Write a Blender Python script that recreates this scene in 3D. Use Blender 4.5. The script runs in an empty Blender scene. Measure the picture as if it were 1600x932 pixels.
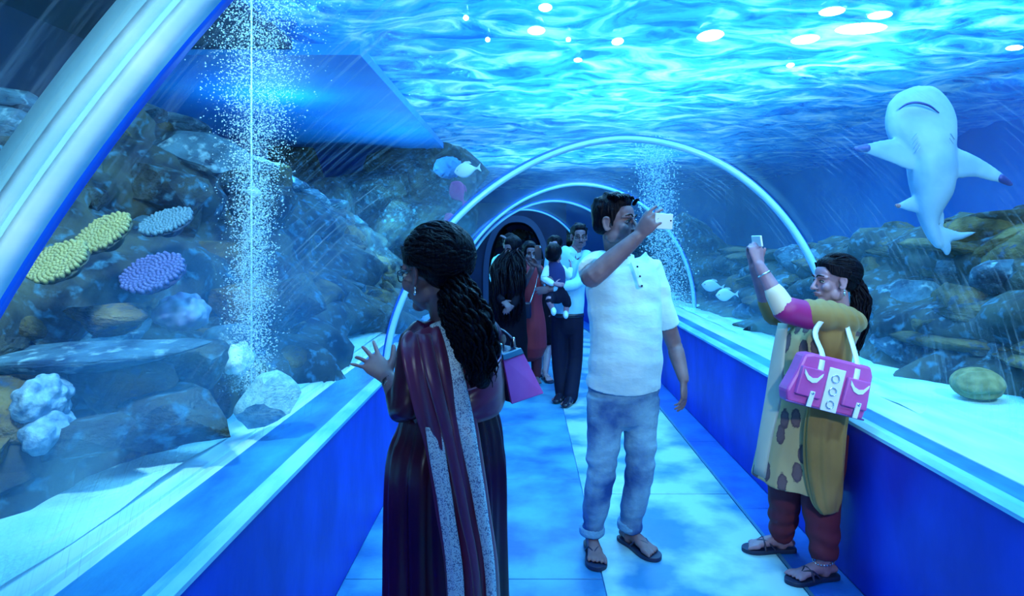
import bpy, bmesh, math, random
import numpy as np
from mathutils import Vector, noise as mnoise

random.seed(7); RNG = np.random.default_rng(7)
SC = bpy.context.scene
COL = SC.collection
F = 1000.0; VX = 818.0; VY = 373.0; EYE = 1.56      # focal length and vanishing point in pixels of a 1600 x 932 frame

# ------------------------------------------------------------------ camera
cam_data = bpy.data.cameras.new('camera'); cam = bpy.data.objects.new('camera', cam_data); COL.objects.link(cam)
cam.location = (0, 0, EYE); cam.rotation_euler = (math.pi/2, 0, 0)
cam_data.sensor_fit = 'HORIZONTAL'; cam_data.sensor_width = 36.0; cam_data.lens = 36.0*F/1600.0
cam_data.shift_x = -(VX-800)/1600.0; cam_data.shift_y = -(466-VY)/1600.0
cam_data.clip_start = 0.02; cam_data.clip_end = 200
SC.camera = cam

# ------------------------------------------------------------------ world, exposure
SC.view_settings.view_transform = 'Standard'; SC.view_settings.look = 'None'
SC.view_settings.gamma = 1.0; SC.view_settings.use_curve_mapping = False
SC.view_settings.exposure = 0.50
world = bpy.data.worlds.new('world'); SC.world = world; world.use_nodes = True
bg = world.node_tree.nodes['Background']; bg.inputs[0].default_value = (0.004, 0.08, 0.40, 1); bg.inputs[1].default_value = 0.2

# ------------------------------------------------------------------ lights
def area(name, loc, target, size, size_y, power, color):
    l = bpy.data.lights.new(name, 'AREA'); l.shape = 'RECTANGLE'; l.size = size; l.size_y = size_y
    l.energy = power; l.color = color
    o = bpy.data.objects.new(name, l); COL.objects.link(o); o.location = loc
    d = Vector(target)-Vector(loc); o.rotation_euler = d.to_track_quat('-Z', 'Y').to_euler()
    return o
CY = (0.50, 0.88, 1.0)
def spot(name, loc, target, power, color, deg, blend=.7, radius=.08):
    l = bpy.data.lights.new(name, 'SPOT'); l.energy = power; l.color = color; l.spot_size = math.radians(deg); l.spot_blend = blend; l.shadow_soft_size = radius
    o = bpy.data.objects.new(name, l); COL.objects.link(o); o.location = loc
    o.rotation_euler = (Vector(target)-Vector(loc)).to_track_quat('-Z', 'Y').to_euler(); return o
area('tank_flood_light', (0.7, 2.4, 4.6), (0.8, 3.0, 0), 2.4, 1.0, 260, CY)
area('tank_flood_light', (0.8, 6.5, 4.6), (0.6, 6.5, 0), 2.6, 1.6, 260, CY)
area('tank_flood_light', (0.6, 11.5, 4.6), (0.4, 11.0, 0), 4.0, 2.0, 260, CY)
area('tank_flood_light', (3.2, 4.0, 4.4), (2.6, 4.6, 0.8), 1.0, 3.0, 130, (0.45, 0.86, 1.0))
spot('reef_fill_left', (-1.0, 1.0, 2.85), (-1.9, 3.8, 1.1), 260, (0.55, 0.88, 1.0), 95, .8, .10)  # added grazing spot out of view, gives the left reef contrast
spot('reef_fill_right', (2.3, 0.9, 2.85), (2.7, 4.6, 1.0), 190, (0.55, 0.88, 1.0), 90, .8, .10)  # added spot out of view, the same for the right reef
spot('reef_fill_far', (-1.3, 6.2, 2.6), (-2.2, 9.0, 1.2), 120, (0.3, 0.75, 1.0), 110, .9, .10)  # added fill spot for the far left reef
spot('key_spot', (0.95, 0.35, 1.98), (0.80, 3.1, 1.02), 95, (0.72, 0.93, 1.0), 52, .6, .05)  # added key light above the frame for the man, no known fixture
area('tunnel_entry_light', (-0.25, -1.6, 2.0), (0.3, 3.2, 1.0), 0.4, 0.4, 14, (0.60, 0.88, 1.0))
spot('arch_fill_spot', (0.75, -0.5, 1.9), (-0.62, 0.63, 1.62), 75, (0.62, 0.92, 1.0), 62, .8, .06)  # added unseen spot to brighten the near arch
def bulb(name, loc, power, color, r):
    l = bpy.data.lights.new(name, 'POINT'); l.energy = power; l.color = color; l.shadow_soft_size = r
    o = bpy.data.objects.new(name, l); COL.objects.link(o); o.location = loc; return o
bulb('soffit_fill', (-1.46, 8.0, 1.80), 55, (0.20, 0.75, 1.0), .10)  # added uplight for the soffit, set where a lamp reflection glows
bulb('soffit_fill', (-2.3, 6.0, 2.45), 26, (0.20, 0.70, 1.0), .06)  # second added uplight under the soffit

# ------------------------------------------------------------------ small maths
def V(*a): return np.array(a, float)
def nrm(v): v = np.asarray(v, float); return v/max(np.linalg.norm(v), 1e-9)
def P(px, py, Z): return V((px-VX)/F*Z, Z, EYE-(py-VY)/F*Z)      # a point of the place found from where it was seen and how far it is
def cr(pts, m=6):
    p = np.array(pts, float); n = len(p)
    if n < 3:
        t = np.linspace(0, 1, m+1)[:, None]; return p[0]*(1-t)+p[1]*t
    q = np.vstack([2*p[0]-p[1], p, 2*p[-1]-p[-2]]); out = []
    for i in range(n-1):
        a, b, c, d = q[i:i+4]
        for k in range(m):
            t = k/m
            out.append(.5*((2*b)+(-a+c)*t+(2*a-5*b+4*c-d)*t*t+(-a+3*b-3*c+d)*t**3))
    out.append(p[-1]); return np.array(out)
def loft(rows, ref=(0, 0, 1), n=14, sub=5, cap=True, fold=None):
    """rows of x, y, z, rx, ry -> closed tube; rx runs along ref"""
    r = cr(rows, sub) if sub > 1 else np.array(rows, float)
    C = r[:, :3]; RX = np.maximum(r[:, 3], 1e-4); RY = np.maximum(r[:, 4], 1e-4)
    T = np.gradient(C, axis=0); T /= np.maximum(np.linalg.norm(T, axis=1)[:, None], 1e-9)
    if cap:
        a = [(C[0]-T[0]*min(RX[0], RY[0])*k, RX[0]*s, RY[0]*s, T[0]) for k, s in ((.92, .38), (.6, .8))]
        b = [(C[-1]+T[-1]*min(RX[-1], RY[-1])*k, RX[-1]*s, RY[-1]*s, T[-1]) for k, s in ((.6, .8), (.92, .38))]
        C = np.vstack([[x[0] for x in a], C, [x[0] for x in b]])
        RX = np.concatenate([[x[1] for x in a], RX, [x[1] for x in b]]); RY = np.concatenate([[x[2] for x in a], RY, [x[2] for x in b]])
        T = np.vstack([[x[3] for x in a], T, [x[3] for x in b]])
    ref = np.asarray(ref, float); verts = []; th = np.linspace(0, 2*np.pi, n, endpoint=False)
    for i in range(len(C)):
        x = ref-T[i]*ref.dot(T[i])
        if np.linalg.norm(x) < 1e-3: x = V(1, 0, 0)-T[i]*T[i][0]
        x = nrm(x); y = np.cross(T[i], x)
        m = 1.0 if fold is None else fold(th, i/(len(C)-1.0))
        verts.append(C[i]+np.outer(RX[i]*np.cos(th)*m, x)+np.outer(RY[i]*np.sin(th)*m, y))
    v = np.vstack(verts); k = len(C); f = []
    for i in range(k-1):
        for j in range(n):
            f.append((i*n+j, i*n+(j+1) % n, (i+1)*n+(j+1) % n, (i+1)*n+j))
    f.append(tuple(range(n-1, -1, -1))); f.append(tuple((k-1)*n+j for j in range(n)))
    return v, f
def tube(pts, r, n=8, sub=4, ref=(0.13, 0.21, 1)):
    r = np.broadcast_to(np.asarray(r, float), (len(pts),))
    return loft([list(p)+[a, a] for p, a in zip(pts, r)], ref, n, sub)
def ell(c, r, ax=None, nu=16, nv=10):
    ax = np.eye(3) if ax is None else np.array([nrm(a) for a in ax]); v = []; f = []
    for i in range(1, nv):
        a = math.pi*i/nv
        for j in range(nu):
            b = 2*math.pi*j/nu
            v.append((r[0]*math.sin(a)*math.cos(b), r[1]*math.sin(a)*math.sin(b), r[2]*math.cos(a)))
    v.append((0, 0, r[2])); v.append((0, 0, -r[2]))
    for i in range(nv-2):
        for j in range(nu):
            f.append((i*nu+j, (i+1)*nu+j, (i+1)*nu+(j+1) % nu, i*nu+(j+1) % nu))
    t = len(v)-2
    for j in range(nu):
        f.append((t, j, (j+1) % nu)); f.append((t+1, (nv-2)*nu+(j+1) % nu, (nv-2)*nu+j))
    return np.asarray(c, float)+np.array(v)@ax, f
def box(c, s, ax=None):
    ax = np.eye(3) if ax is None else np.array([nrm(a) for a in ax])
    v = np.array([(x, y, z) for x in (-.5, .5) for y in (-.5, .5) for z in (-.5, .5)])*np.asarray(s, float)
    return np.asarray(c, float)+v@ax, [(0, 1, 3, 2), (4, 6, 7, 5), (0, 4, 5, 1), (2, 3, 7, 6), (0, 2, 6, 4), (1, 5, 7, 3)]
def join(parts):
    vs = []; fs = []; o = 0
    for v, f in parts:
        vs.append(v); fs += [tuple(i+o for i in q) for q in f]; o += len(v)
    return np.vstack(vs), fs
def prism(pts2, ax_o, u, w, h, t):
    """outline pts2 in the plane (u, w) at ax_o, pushed both ways along h by t/2"""
    n = len(pts2); a = [ax_o+u*p[0]+w*p[1]-h*t/2 for p in pts2]; b = [ax_o+u*p[0]+w*p[1]+h*t/2 for p in pts2]
    f = [tuple(range(n-1, -1, -1)), tuple(range(n, 2*n))]+[(i, (i+1) % n, n+(i+1) % n, n+i) for i in range(n)]
    return np.array(a+b), f
def sheet(A, B, m=10, sub=4, thick=.006, bulge=0.0, fold=0.0, nf=3, out=(0, -1, 0)):
    """cloth between two edge lines A and B, with soft folds, given thickness"""
    A = cr(A, sub); B = cr(B, sub); k = len(A); out = nrm(out); g = []
    for i in range(k):
        for j in range(m+1):
            t = j/m
            g.append(A[i]*(1-t)+B[i]*t+out*(bulge*math.sin(math.pi*t)+fold*math.sin(t*nf*2*math.pi+i*.12)))
    g = np.array(g); n = len(g); v = np.vstack([g, g-out*thick]); f = []
    q = lambda i, j: i*(m+1)+j
    for i in range(k-1):
        for j in range(m):
            a = (q(i, j), q(i, j+1), q(i+1, j+1), q(i+1, j)); f.append(a); f.append(tuple(n+x for x in a[::-1]))
    rim = [q(0, j) for j in range(m)]+[q(i, m) for i in range(k-1)]+[q(k-1, j) for j in range(m, 0, -1)]+[q(i, 0) for i in range(k-1, 0, -1)]
    for a, b in zip(rim, rim[1:]+rim[:1]): f.append((b, a, n+a, n+b))
    return v, f

# ------------------------------------------------------------------ objects
def mesh(name, vf, mat, smooth=True, bevel=0):
    v, f = vf; me = bpy.data.meshes.new(name); me.from_pydata([tuple(x) for x in v], [], f); me.update()
    if bevel:
        bm = bmesh.new(); bm.from_mesh(me)
        bmesh.ops.bevel(bm, geom=[e for e in bm.edges if len(e.link_faces) == 2 and e.calc_face_angle(0) > .5], offset=bevel, segments=2, affect='EDGES', profile=.5)
        bm.to_mesh(me); bm.free()
    if smooth: me.polygons.foreach_set('use_smooth', [True]*len(me.polygons))
    if mat: me.materials.append(mat)
    return me
def obj(name, vf, mat, parent=None, smooth=True, bevel=0, label=None, kind=None):
    """vf is in world coordinates; a child is stored relative to its top-level thing"""
    o0 = np.zeros(3); p = parent
    while p is not None: o0 = o0+np.array(p.location); p = p.parent
    me = vf if isinstance(vf, bpy.types.Mesh) else mesh(name, (np.asarray(vf[0])-o0, vf[1]), mat, smooth, bevel)
    o = bpy.data.objects.new(name, me); COL.objects.link(o); o.parent = parent
    if label: o['label'] = label
    if kind: o['kind'] = kind
    return o
def thing(name, loc, label, cat, group=None):
    o = bpy.data.objects.new(name, None); COL.objects.link(o); o.location = tuple(loc); o.empty_display_size = .1
    return tag(o, label, cat, group)
def tag(o, label, cat, group=None, kind=None):
    o['label'] = label; o['category'] = cat
    if group: o['group'] = group
    if kind: o['kind'] = kind
    return o
def single(name, vf, mat, origin, label, cat, group=None, smooth=True, bevel=0):
    """a thing that is one mesh, with its own origin"""
    origin = np.asarray(origin, float)
    me = mesh(name, (np.asarray(vf[0])-origin, vf[1]), mat, smooth, bevel)
    o = bpy.data.objects.new(name, me); COL.objects.link(o); o.location = tuple(origin)
    return tag(o, label, cat, group)
def struct(name, vf, mat, smooth=False, label=None, cat=None, bevel=0, parent=None):
    o = obj(name, vf, mat, parent, smooth, bevel)
    if parent is None:
        o['kind'] = 'structure'
        if label: o['label'] = label
        if cat: o['category'] = cat
    return o

def fuse(parts, voxel=.005, it=2, lam=.5, post=None):
    """union of closed shells grown into one continuous skin"""
    v, f = join(parts); lo = v.min(0); me = bpy.data.meshes.new('t'); me.from_pydata([tuple(x) for x in v-lo], [], f); me.update()
    o = bpy.data.objects.new('t', me); COL.objects.link(o)
    m = o.modifiers.new('r', 'REMESH'); m.mode = 'VOXEL'; m.voxel_size = voxel; m.adaptivity = 0
    dg = bpy.context.evaluated_depsgraph_get(); e = o.evaluated_get(dg); me2 = bpy.data.meshes.new_from_object(e)
    nv = len(me2.vertices); co = np.empty(nv*3); me2.vertices.foreach_get('co', co); co = co.reshape(-1, 3)
    ne = len(me2.edges); ed = np.empty(ne*2, int); me2.edges.foreach_get('vertices', ed); ed = ed.reshape(-1, 2)
    faces = np.empty(len(me2.loops), int); me2.loops.foreach_get('vertex_index', faces)
    tot = np.empty(len(me2.polygons), int); me2.polygons.foreach_get('loop_total', tot)
    deg = np.bincount(ed.ravel(), minlength=nv)[:, None].astype(float)
    for k in range(it):
        s = np.zeros_like(co)
        for a in range(3):
            s[:, a] = np.bincount(ed[:, 0], co[ed[:, 1], a], nv)+np.bincount(ed[:, 1], co[ed[:, 0], a], nv)
        co = co+lam*(s/np.maximum(deg, 1)-co)
    no = np.empty(nv*3); me2.vertices.foreach_get('normal', no); no = no.reshape(-1, 3)
    co = co+lo
    if post: co = post(co, no)
    fl = []; i = 0
    if (tot == 4).all(): fl = [tuple(q) for q in faces.reshape(-1, 4).tolist()]
    else:
        for t in tot: fl.append(tuple(faces[i:i+t].tolist())); i += t
    bpy.data.objects.remove(o); bpy.data.meshes.remove(me); bpy.data.meshes.remove(me2)
    return co, fl
def wob(co, sc, seed=0):
    """cheap smooth noise, -1..1, on an array of points"""
    r = np.random.default_rng(seed); out = 0
    p = co*np.asarray(sc, float)
    for k in range(5):
        d = r.normal(size=3); d /= np.linalg.norm(d); d2 = r.normal(size=3)
        out = out+np.sin(p@d*(1+.5*k)*6.283+r.random()*6.28+1.5*np.sin(p@d2*2+r.random()*6))*(1/(1+.4*k))
    return out/3.2
def wrinkle(amp, sc=(2, 2, 7), seed=0, amp2=None):
    def g(co, no):
        w = wob(co, sc, seed); w = np.sign(w)*np.abs(w)**.8
        return co+no*(amp*w)[:, None]
    return g

# ------------------------------------------------------------------ materials
def M(name, col, rough=.6, metal=0, var=None, scale=8, bump=0, bscale=40, spec=.5, emit=None, stretch=(1, 1, 1), contrast=(.35, .65), detail=5, subsurf=0, sheen=0):
    m = bpy.data.materials.new(name); m.use_nodes = True; nt = m.node_tree; b = nt.nodes['Principled BSDF']
    b.inputs['Base Color'].default_value = (*col, 1); b.inputs['Roughness'].default_value = rough; b.inputs['Metallic'].default_value = metal
    b.inputs['Specular IOR Level'].default_value = spec
    if subsurf: b.inputs['Subsurface Weight'].default_value = subsurf; b.inputs['Subsurface Radius'].default_value = (.01, .004, .002)
    if sheen: b.inputs['Sheen Weight'].default_value = sheen
    tc = nt.nodes.new('ShaderNodeTexCoord'); mp = nt.nodes.new('ShaderNodeMapping'); mp.inputs['Scale'].default_value = stretch
    nt.links.new(tc.outputs['Object'], mp.inputs[0])
    if var:
        n = nt.nodes.new('ShaderNodeTexNoise'); n.inputs['Scale'].default_value = scale; n.inputs['Detail'].default_value = detail
        r = nt.nodes.new('ShaderNodeValToRGB'); r.color_ramp.elements[0].position = contrast[0]; r.color_ramp.elements[1].position = contrast[1]
        r.color_ramp.elements[0].color = (*col, 1); r.color_ramp.elements[1].color = (*var, 1)
        nt.links.new(mp.outputs[0], n.inputs['Vector']); nt.links.new(n.outputs[0], r.inputs[0]); nt.links.new(r.outputs[0], b.inputs['Base Color'])
    if bump:
        n = nt.nodes.new('ShaderNodeTexNoise'); n.inputs['Scale'].default_value = bscale; n.inputs['Detail'].default_value = 6
        k = nt.nodes.new('ShaderNodeBump'); k.inputs['Strength'].default_value = bump; k.inputs['Distance'].default_value = .02
        nt.links.new(mp.outputs[0], n.inputs['Vector']); nt.links.new(n.outputs[0], k.inputs['Height']); nt.links.new(k.outputs[0], b.inputs['Normal'])
    if emit:
        b.inputs['Emission Color'].default_value = (*emit[0], 1); b.inputs['Emission Strength'].default_value = emit[1]
    return m
def nd(m, t, **kw):
    n = m.node_tree.nodes.new(t)
    for k, v in kw.items():
        if k in n.inputs: n.inputs[k].default_value = v
        else: setattr(n, k, v)
    return n
def lk(m, a, b): m.node_tree.links.new(a, b)

wall_paint = M('blue_wall_paint', (0.000, 0.045, 0.62), .45, var=(0.0, 0.02, .42), scale=3.5, bump=.08, bscale=12, stretch=(1, 1, .6))
coping = M('coping_render', (0.008, .12, .48), .5, var=(.04, .32, .62), scale=5, bump=.15, bscale=30, stretch=(1, .35, 1))
coping_edge = M('coping_edge_render', (0.08, .42, .72), .5, var=(.25, .65, .85), scale=9, bump=.2, bscale=30, stretch=(1, .3, 1))
seal_mat = M('white_sealant', (.62, .88, .92), .35, var=(.35, .7, .85), scale=10, bump=.1, bscale=40, stretch=(1, .2, 1))
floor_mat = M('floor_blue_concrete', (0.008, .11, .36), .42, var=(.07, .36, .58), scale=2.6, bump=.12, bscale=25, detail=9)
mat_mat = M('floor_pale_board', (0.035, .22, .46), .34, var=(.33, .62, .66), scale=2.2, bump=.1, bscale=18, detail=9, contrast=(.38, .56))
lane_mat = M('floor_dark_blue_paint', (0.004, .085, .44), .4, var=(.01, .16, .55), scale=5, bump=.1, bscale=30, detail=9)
strip_mat = M('floor_metal_strip', (.10, .35, .5), .3, .6)
sand_mat = M('white_sand', (.50, .88, .90), .9, var=(.28, .72, .86), scale=4, bump=.5, bscale=60, detail=8)
tank_wall = M('tank_wall_paint', (0.0, .13, .62), .8, var=(.004, .24, .78), scale=.8, detail=6, contrast=(.3, .7))
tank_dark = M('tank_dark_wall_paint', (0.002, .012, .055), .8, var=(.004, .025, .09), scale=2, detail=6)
frame_mat = M('acrylic_flange', (.42, .84, .92), .22, var=(.30, .74, .90), scale=5, spec=.8, bump=.06, bscale=40)
frame_blue = M('blue_gasket', (0.0, .10, .75), .35)
def rock_material(name, a, b, c):
    m = M(name, a, .85, bump=1.0, bscale=6, spec=.25); nt = m.node_tree; bs = nt.nodes['Principled BSDF']
    tc = nd(m, 'ShaderNodeTexCoord'); n1 = nd(m, 'ShaderNodeTexNoise', Scale=5.0, Detail=8.0); n2 = nd(m, 'ShaderNodeTexNoise', Scale=17.0, Detail=6.0)
    g = nd(m, 'ShaderNodeNewGeometry'); lk(m, g.outputs['Position'], n1.inputs['Vector']); lk(m, g.outputs['Position'], n2.inputs['Vector'])
    r = nd(m, 'ShaderNodeValToRGB'); e = r.color_ramp.elements; e[0].position = .36; e[0].color = (*a, 1); e[1].position = .66; e[1].color = (*b, 1)
    r2 = nd(m, 'ShaderNodeValToRGB'); e = r2.color_ramp.elements; e[0].position = .54; e[0].color = (0, 0, 0, 1); e[1].position = .70; e[1].color = (1, 1, 1, 1)
    mx = nd(m, 'ShaderNodeMixRGB'); lk(m, n1.outputs[0], r.inputs[0]); lk(m, n2.outputs[0], r2.inputs[0])
    lk(m, r2.outputs[0], mx.inputs[0]); lk(m, r.outputs[0], mx.inputs[1]); mx.inputs[2].default_value = (*c, 1); lk(m, mx.outputs[0], bs.inputs['Base Color'])
    return m
rock_mats = [rock_material('rock_slate', (.003, .012, .026), (.055, .075, .06), (.05, .17, .26)),
             rock_material('rock_olive', (.010, .016, .012), (.16, .14, .06), (.02, .06, .12)),
             rock_material('rock_blue', (.006, .025, .06), (.07, .19, .27), (.22, .42, .50))]
skin_man = M('skin_tan', (.17, .11, .13), .5, var=(.22, .15, .17), scale=20, spec=.4)
skin_w1 = M('skin_brown', (.11, .07, .10), .5, var=(.15, .10, .13), scale=20, spec=.4)
skin_w2 = M('skin_warm', (.25, .16, .22), .45, var=(.31, .20, .27), scale=20, spec=.4)
hair_mat = M('black_hair', (.0008, .001, .006), .40, bump=.5, bscale=120, spec=.12, stretch=(1, 1, .2))
eye_white = M('eye_white', (.32, .34, .36), .25); eye_dark = M('eye_iris', (.01, .008, .01), .15)
white_shirt = M('pale_cotton', (.42, .70, .78), .85, var=(.58, .84, .86), scale=6, bump=.55, bscale=9, sheen=.1, stretch=(1, 1, 1.6))
blue_shirt = M('light_blue_cotton', (.18, .50, .70), .8, var=(.25, .6, .75), scale=6, bump=.5, bscale=10)
def denim_material():
    m = M('washed_denim', (.02, .17, .50), .85, bump=.6, bscale=14, stretch=(1, 1, 1.4)); bs = m.node_tree.nodes['Principled BSDF']
    tc = nd(m, 'ShaderNodeTexCoord'); n = nd(m, 'ShaderNodeTexNoise', Scale=4.0, Detail=8.0); lk(m, tc.outputs['Object'], n.inputs['Vector'])
    r = nd(m, 'ShaderNodeValToRGB'); e = r.color_ramp.elements; e[0].position = .38; e[0].color = (.008, .07, .28, 1); e[1].position = .60; e[1].color = (.20, .44, .60, 1)  # wash tones, with pale thigh highlights put into the ramp contrast
    lk(m, n.outputs[0], r.inputs[0]); lk(m, r.outputs[0], bs.inputs['Base Color']); return m
denim = denim_material()
dark_trouser = M('navy_trouser', (.002, .004, .022), .8, spec=.2)
sandal_mat = M('dark_rubber', (.008, .02, .07), .5); strap_mat = M('sandal_strap', (.02, .02, .06), .4)
maroon = M('maroon_silk', (.10, .008, .05), .32, var=(.16, .012, .075), scale=5, sheen=.4, spec=.7)
maroon_dark = M('dark_maroon_silk', (.024, .002, .016), .33, var=(.055, .003, .03), scale=4, spec=.45)
def zari_material():
    m = M('silver_zari', (.45, .6, .7), .4, spec=.8); bs = m.node_tree.nodes['Principled BSDF']
    tc = nd(m, 'ShaderNodeTexCoord'); v = nd(m, 'ShaderNodeTexVoronoi', Scale=230.0); n = nd(m, 'ShaderNodeTexNoise', Scale=80.0, Detail=6.0)
    lk(m, tc.outputs['Object'], v.inputs['Vector']); lk(m, tc.outputs['Object'], n.inputs['Vector'])
    a = nd(m, 'ShaderNodeMath', operation='ADD'); lk(m, v.outputs['Distance'], a.inputs[0]); lk(m, n.outputs[0], a.inputs[1])
    r = nd(m, 'ShaderNodeValToRGB'); e = r.color_ramp.elements; e[0].position = .74; e[0].color = (.12, .17, .32, 1); e[1].position = 1.08; e[1].color = (.62, .78, .82, 1)
    lk(m, a.outputs[0], r.inputs[0]); lk(m, r.outputs[0], bs.inputs['Base Color']); return m
zari = zari_material()
def paisley_material():
    m = M('cream_print', (.4, .4, .25), .7, spec=.3); bs = m.node_tree.nodes['Principled BSDF']
    tc = nd(m, 'ShaderNodeTexCoord'); sx = nd(m, 'ShaderNodeSeparateXYZ'); lk(m, tc.outputs['Object'], sx.inputs[0])
    u = nd(m, 'ShaderNodeMath', operation='SUBTRACT'); lk(m, sx.outputs[0], u.inputs[0]); lk(m, sx.outputs[1], u.inputs[1])
    u2 = nd(m, 'ShaderNodeMath', operation='MULTIPLY_ADD'); u2.inputs[1].default_value = 10.5; u2.inputs[2].default_value = .3; lk(m, u.outputs[0], u2.inputs[0])
    w2 = nd(m, 'ShaderNodeMath', operation='MULTIPLY'); w2.inputs[1].default_value = 7.0; lk(m, sx.outputs[2], w2.inputs[0])
    cb = nd(m, 'ShaderNodeCombineXYZ'); lk(m, u2.outputs[0], cb.inputs[0]); lk(m, w2.outputs[0], cb.inputs[1])
    v = nd(m, 'ShaderNodeTexVoronoi', Scale=1.0, Randomness=.6); v.voronoi_dimensions = '2D'; lk(m, cb.outputs[0], v.inputs['Vector'])
    n = nd(m, 'ShaderNodeTexNoise', Scale=60.0, Detail=4.0); lk(m, tc.outputs['Object'], n.inputs['Vector'])
    a = nd(m, 'ShaderNodeMath', operation='MULTIPLY_ADD'); a.inputs[1].default_value = .22; lk(m, n.outputs[0], a.inputs[0]); lk(m, v.outputs['Distance'], a.inputs[2])
    r = nd(m, 'ShaderNodeValToRGB'); e = r.color_ramp.elements; e[0].position = .40; e[0].color = (.075, .05, .07, 1); e[1].position = .44; e[1].color = (.40, .34, .19, 1)
    e2 = e.new(.30); e2.color = (.13, .09, .11, 1)
    lk(m, a.outputs[0], r.inputs[0]); lk(m, r.outputs[0], bs.inputs['Base Color']); return m
paisley = paisley_material()
ochre = M('ochre_dupatta', (.20, .13, .035), .7, var=(.27, .18, .055), scale=5, sheen=.1)
cream = M('cream_lining', (.45, .55, .55), .6)
pink_cuff = M('magenta_cuff', (.30, .01, .15), .5); cuff_pale = M('pale_gold_cuff', (.62, .55, .42), .5)
maroon_pants = M('maroon_cotton', (.11, .012, .035), .8)
pink_bag = M('pink_leather', (.42, .06, .32), .4, var=(.5, .1, .4), scale=7, spec=.5); bag_pale = M('white_leather', (.62, .74, .8), .4)
bag_navy = M('navy_leather', (.004, .01, .05), .35); metal = M('chrome', (.6, .7, .75), .2, .9); black_plastic = M('black_plastic', (.01, .012, .03), .25)
phone_white = M('white_phone', (.62, .74, .78), .3); gold = M('gold', (.7, .5, .2), .25, .8)
red_cloth = M('red_cotton', (.32, .02, .045), .7); black_cloth = M('black_cloth', (.003, .003, .012), .8, spec=.15); vest_cloth = M('navy_knit', (.008, .02, .12), .9)

def glass_material():
    m = bpy.data.materials.new('scratched_acrylic'); m.use_nodes = True; nt = m.node_tree; nt.nodes.clear()
    out = nd(m, 'ShaderNodeOutputMaterial'); uv = nd(m, 'ShaderNodeUVMap')
    mp = nd(m, 'ShaderNodeMapping'); mp.inputs['Scale'].default_value = (1.3, 16, 1); lk(m, uv.outputs[0], mp.inputs[0])
    n = nd(m, 'ShaderNodeTexNoise', Scale=2.2, Detail=9.0, Roughness=.68, Distortion=.9); lk(m, mp.outputs[0], n.inputs['Vector'])
    r = nd(m, 'ShaderNodeValToRGB'); e = r.color_ramp.elements; e[0].position = .54; e[0].color = (0, 0, 0, 1); e[1].position = .80; e[1].color = (1, 1, 1, 1)
    lk(m, n.outputs[0], r.inputs[0])
    n2 = nd(m, 'ShaderNodeTexNoise', Scale=1.1, Detail=4.0); lk(m, uv.outputs[0], n2.inputs['Vector'])
    r2 = nd(m, 'ShaderNodeValToRGB'); e = r2.color_ramp.elements; e[0].position = .40; e[0].color = (.06, .06, .06, 1); e[1].position = .66; e[1].color = (.58, .58, .58, 1)
    lk(m, n2.outputs[0], r2.inputs[0])
    mu = nd(m, 'ShaderNodeMath', operation='MULTIPLY'); lk(m, r.outputs[0], mu.inputs[0]); lk(m, r2.outputs[0], mu.inputs[1])
    ad = nd(m, 'ShaderNodeMath', operation='ADD'); lk(m, mu.outputs[0], ad.inputs[0]); ad.inputs[1].default_value = .0015
    tr = nd(m, 'ShaderNodeBsdfTransparent', Color=(.90, .97, 1, 1)); gl = nd(m, 'ShaderNodeBsdfGlossy', Roughness=.06, Color=(.8, .95, 1, 1))
    fr = nd(m, 'ShaderNodeLayerWeight', Blend=.5); bp = nd(m, 'ShaderNodeBump', Strength=.12, Distance=.01); lk(m, n.outputs[0], bp.inputs['Height'])
    lk(m, bp.outputs[0], gl.inputs['Normal']); pw = nd(m, 'ShaderNodeMath', operation='POWER'); pw.inputs[1].default_value = 4.0; lk(m, fr.outputs['Facing'], pw.inputs[0]); ps = nd(m, 'ShaderNodeMath', operation='MULTIPLY_ADD'); ps.inputs[1].default_value = .34; ps.inputs[2].default_value = .015; lk(m, pw.outputs[0], ps.inputs[0])
    mx = nd(m, 'ShaderNodeMixShader'); lk(m, ps.outputs[0], mx.inputs[0]); lk(m, tr.outputs[0], mx.inputs[1]); lk(m, gl.outputs[0], mx.inputs[2])
    tl = nd(m, 'ShaderNodeBsdfTranslucent', Color=(.65, .9, 1, 1)); df = nd(m, 'ShaderNodeBsdfDiffuse', Color=(.65, .9, 1, 1))
    m2 = nd(m, 'ShaderNodeMixShader'); m2.inputs[0].default_value = .5; lk(m, tl.outputs[0], m2.inputs[1]); lk(m, df.outputs[0], m2.inputs[2])
    m3 = nd(m, 'ShaderNodeMixShader'); lk(m, ad.outputs[0], m3.inputs[0]); lk(m, mx.outputs[0], m3.inputs[1]); lk(m, m2.outputs[0], m3.inputs[2])
    lk(m, m3.outputs[0], out.inputs[0]); return m
glass = glass_material()
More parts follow.
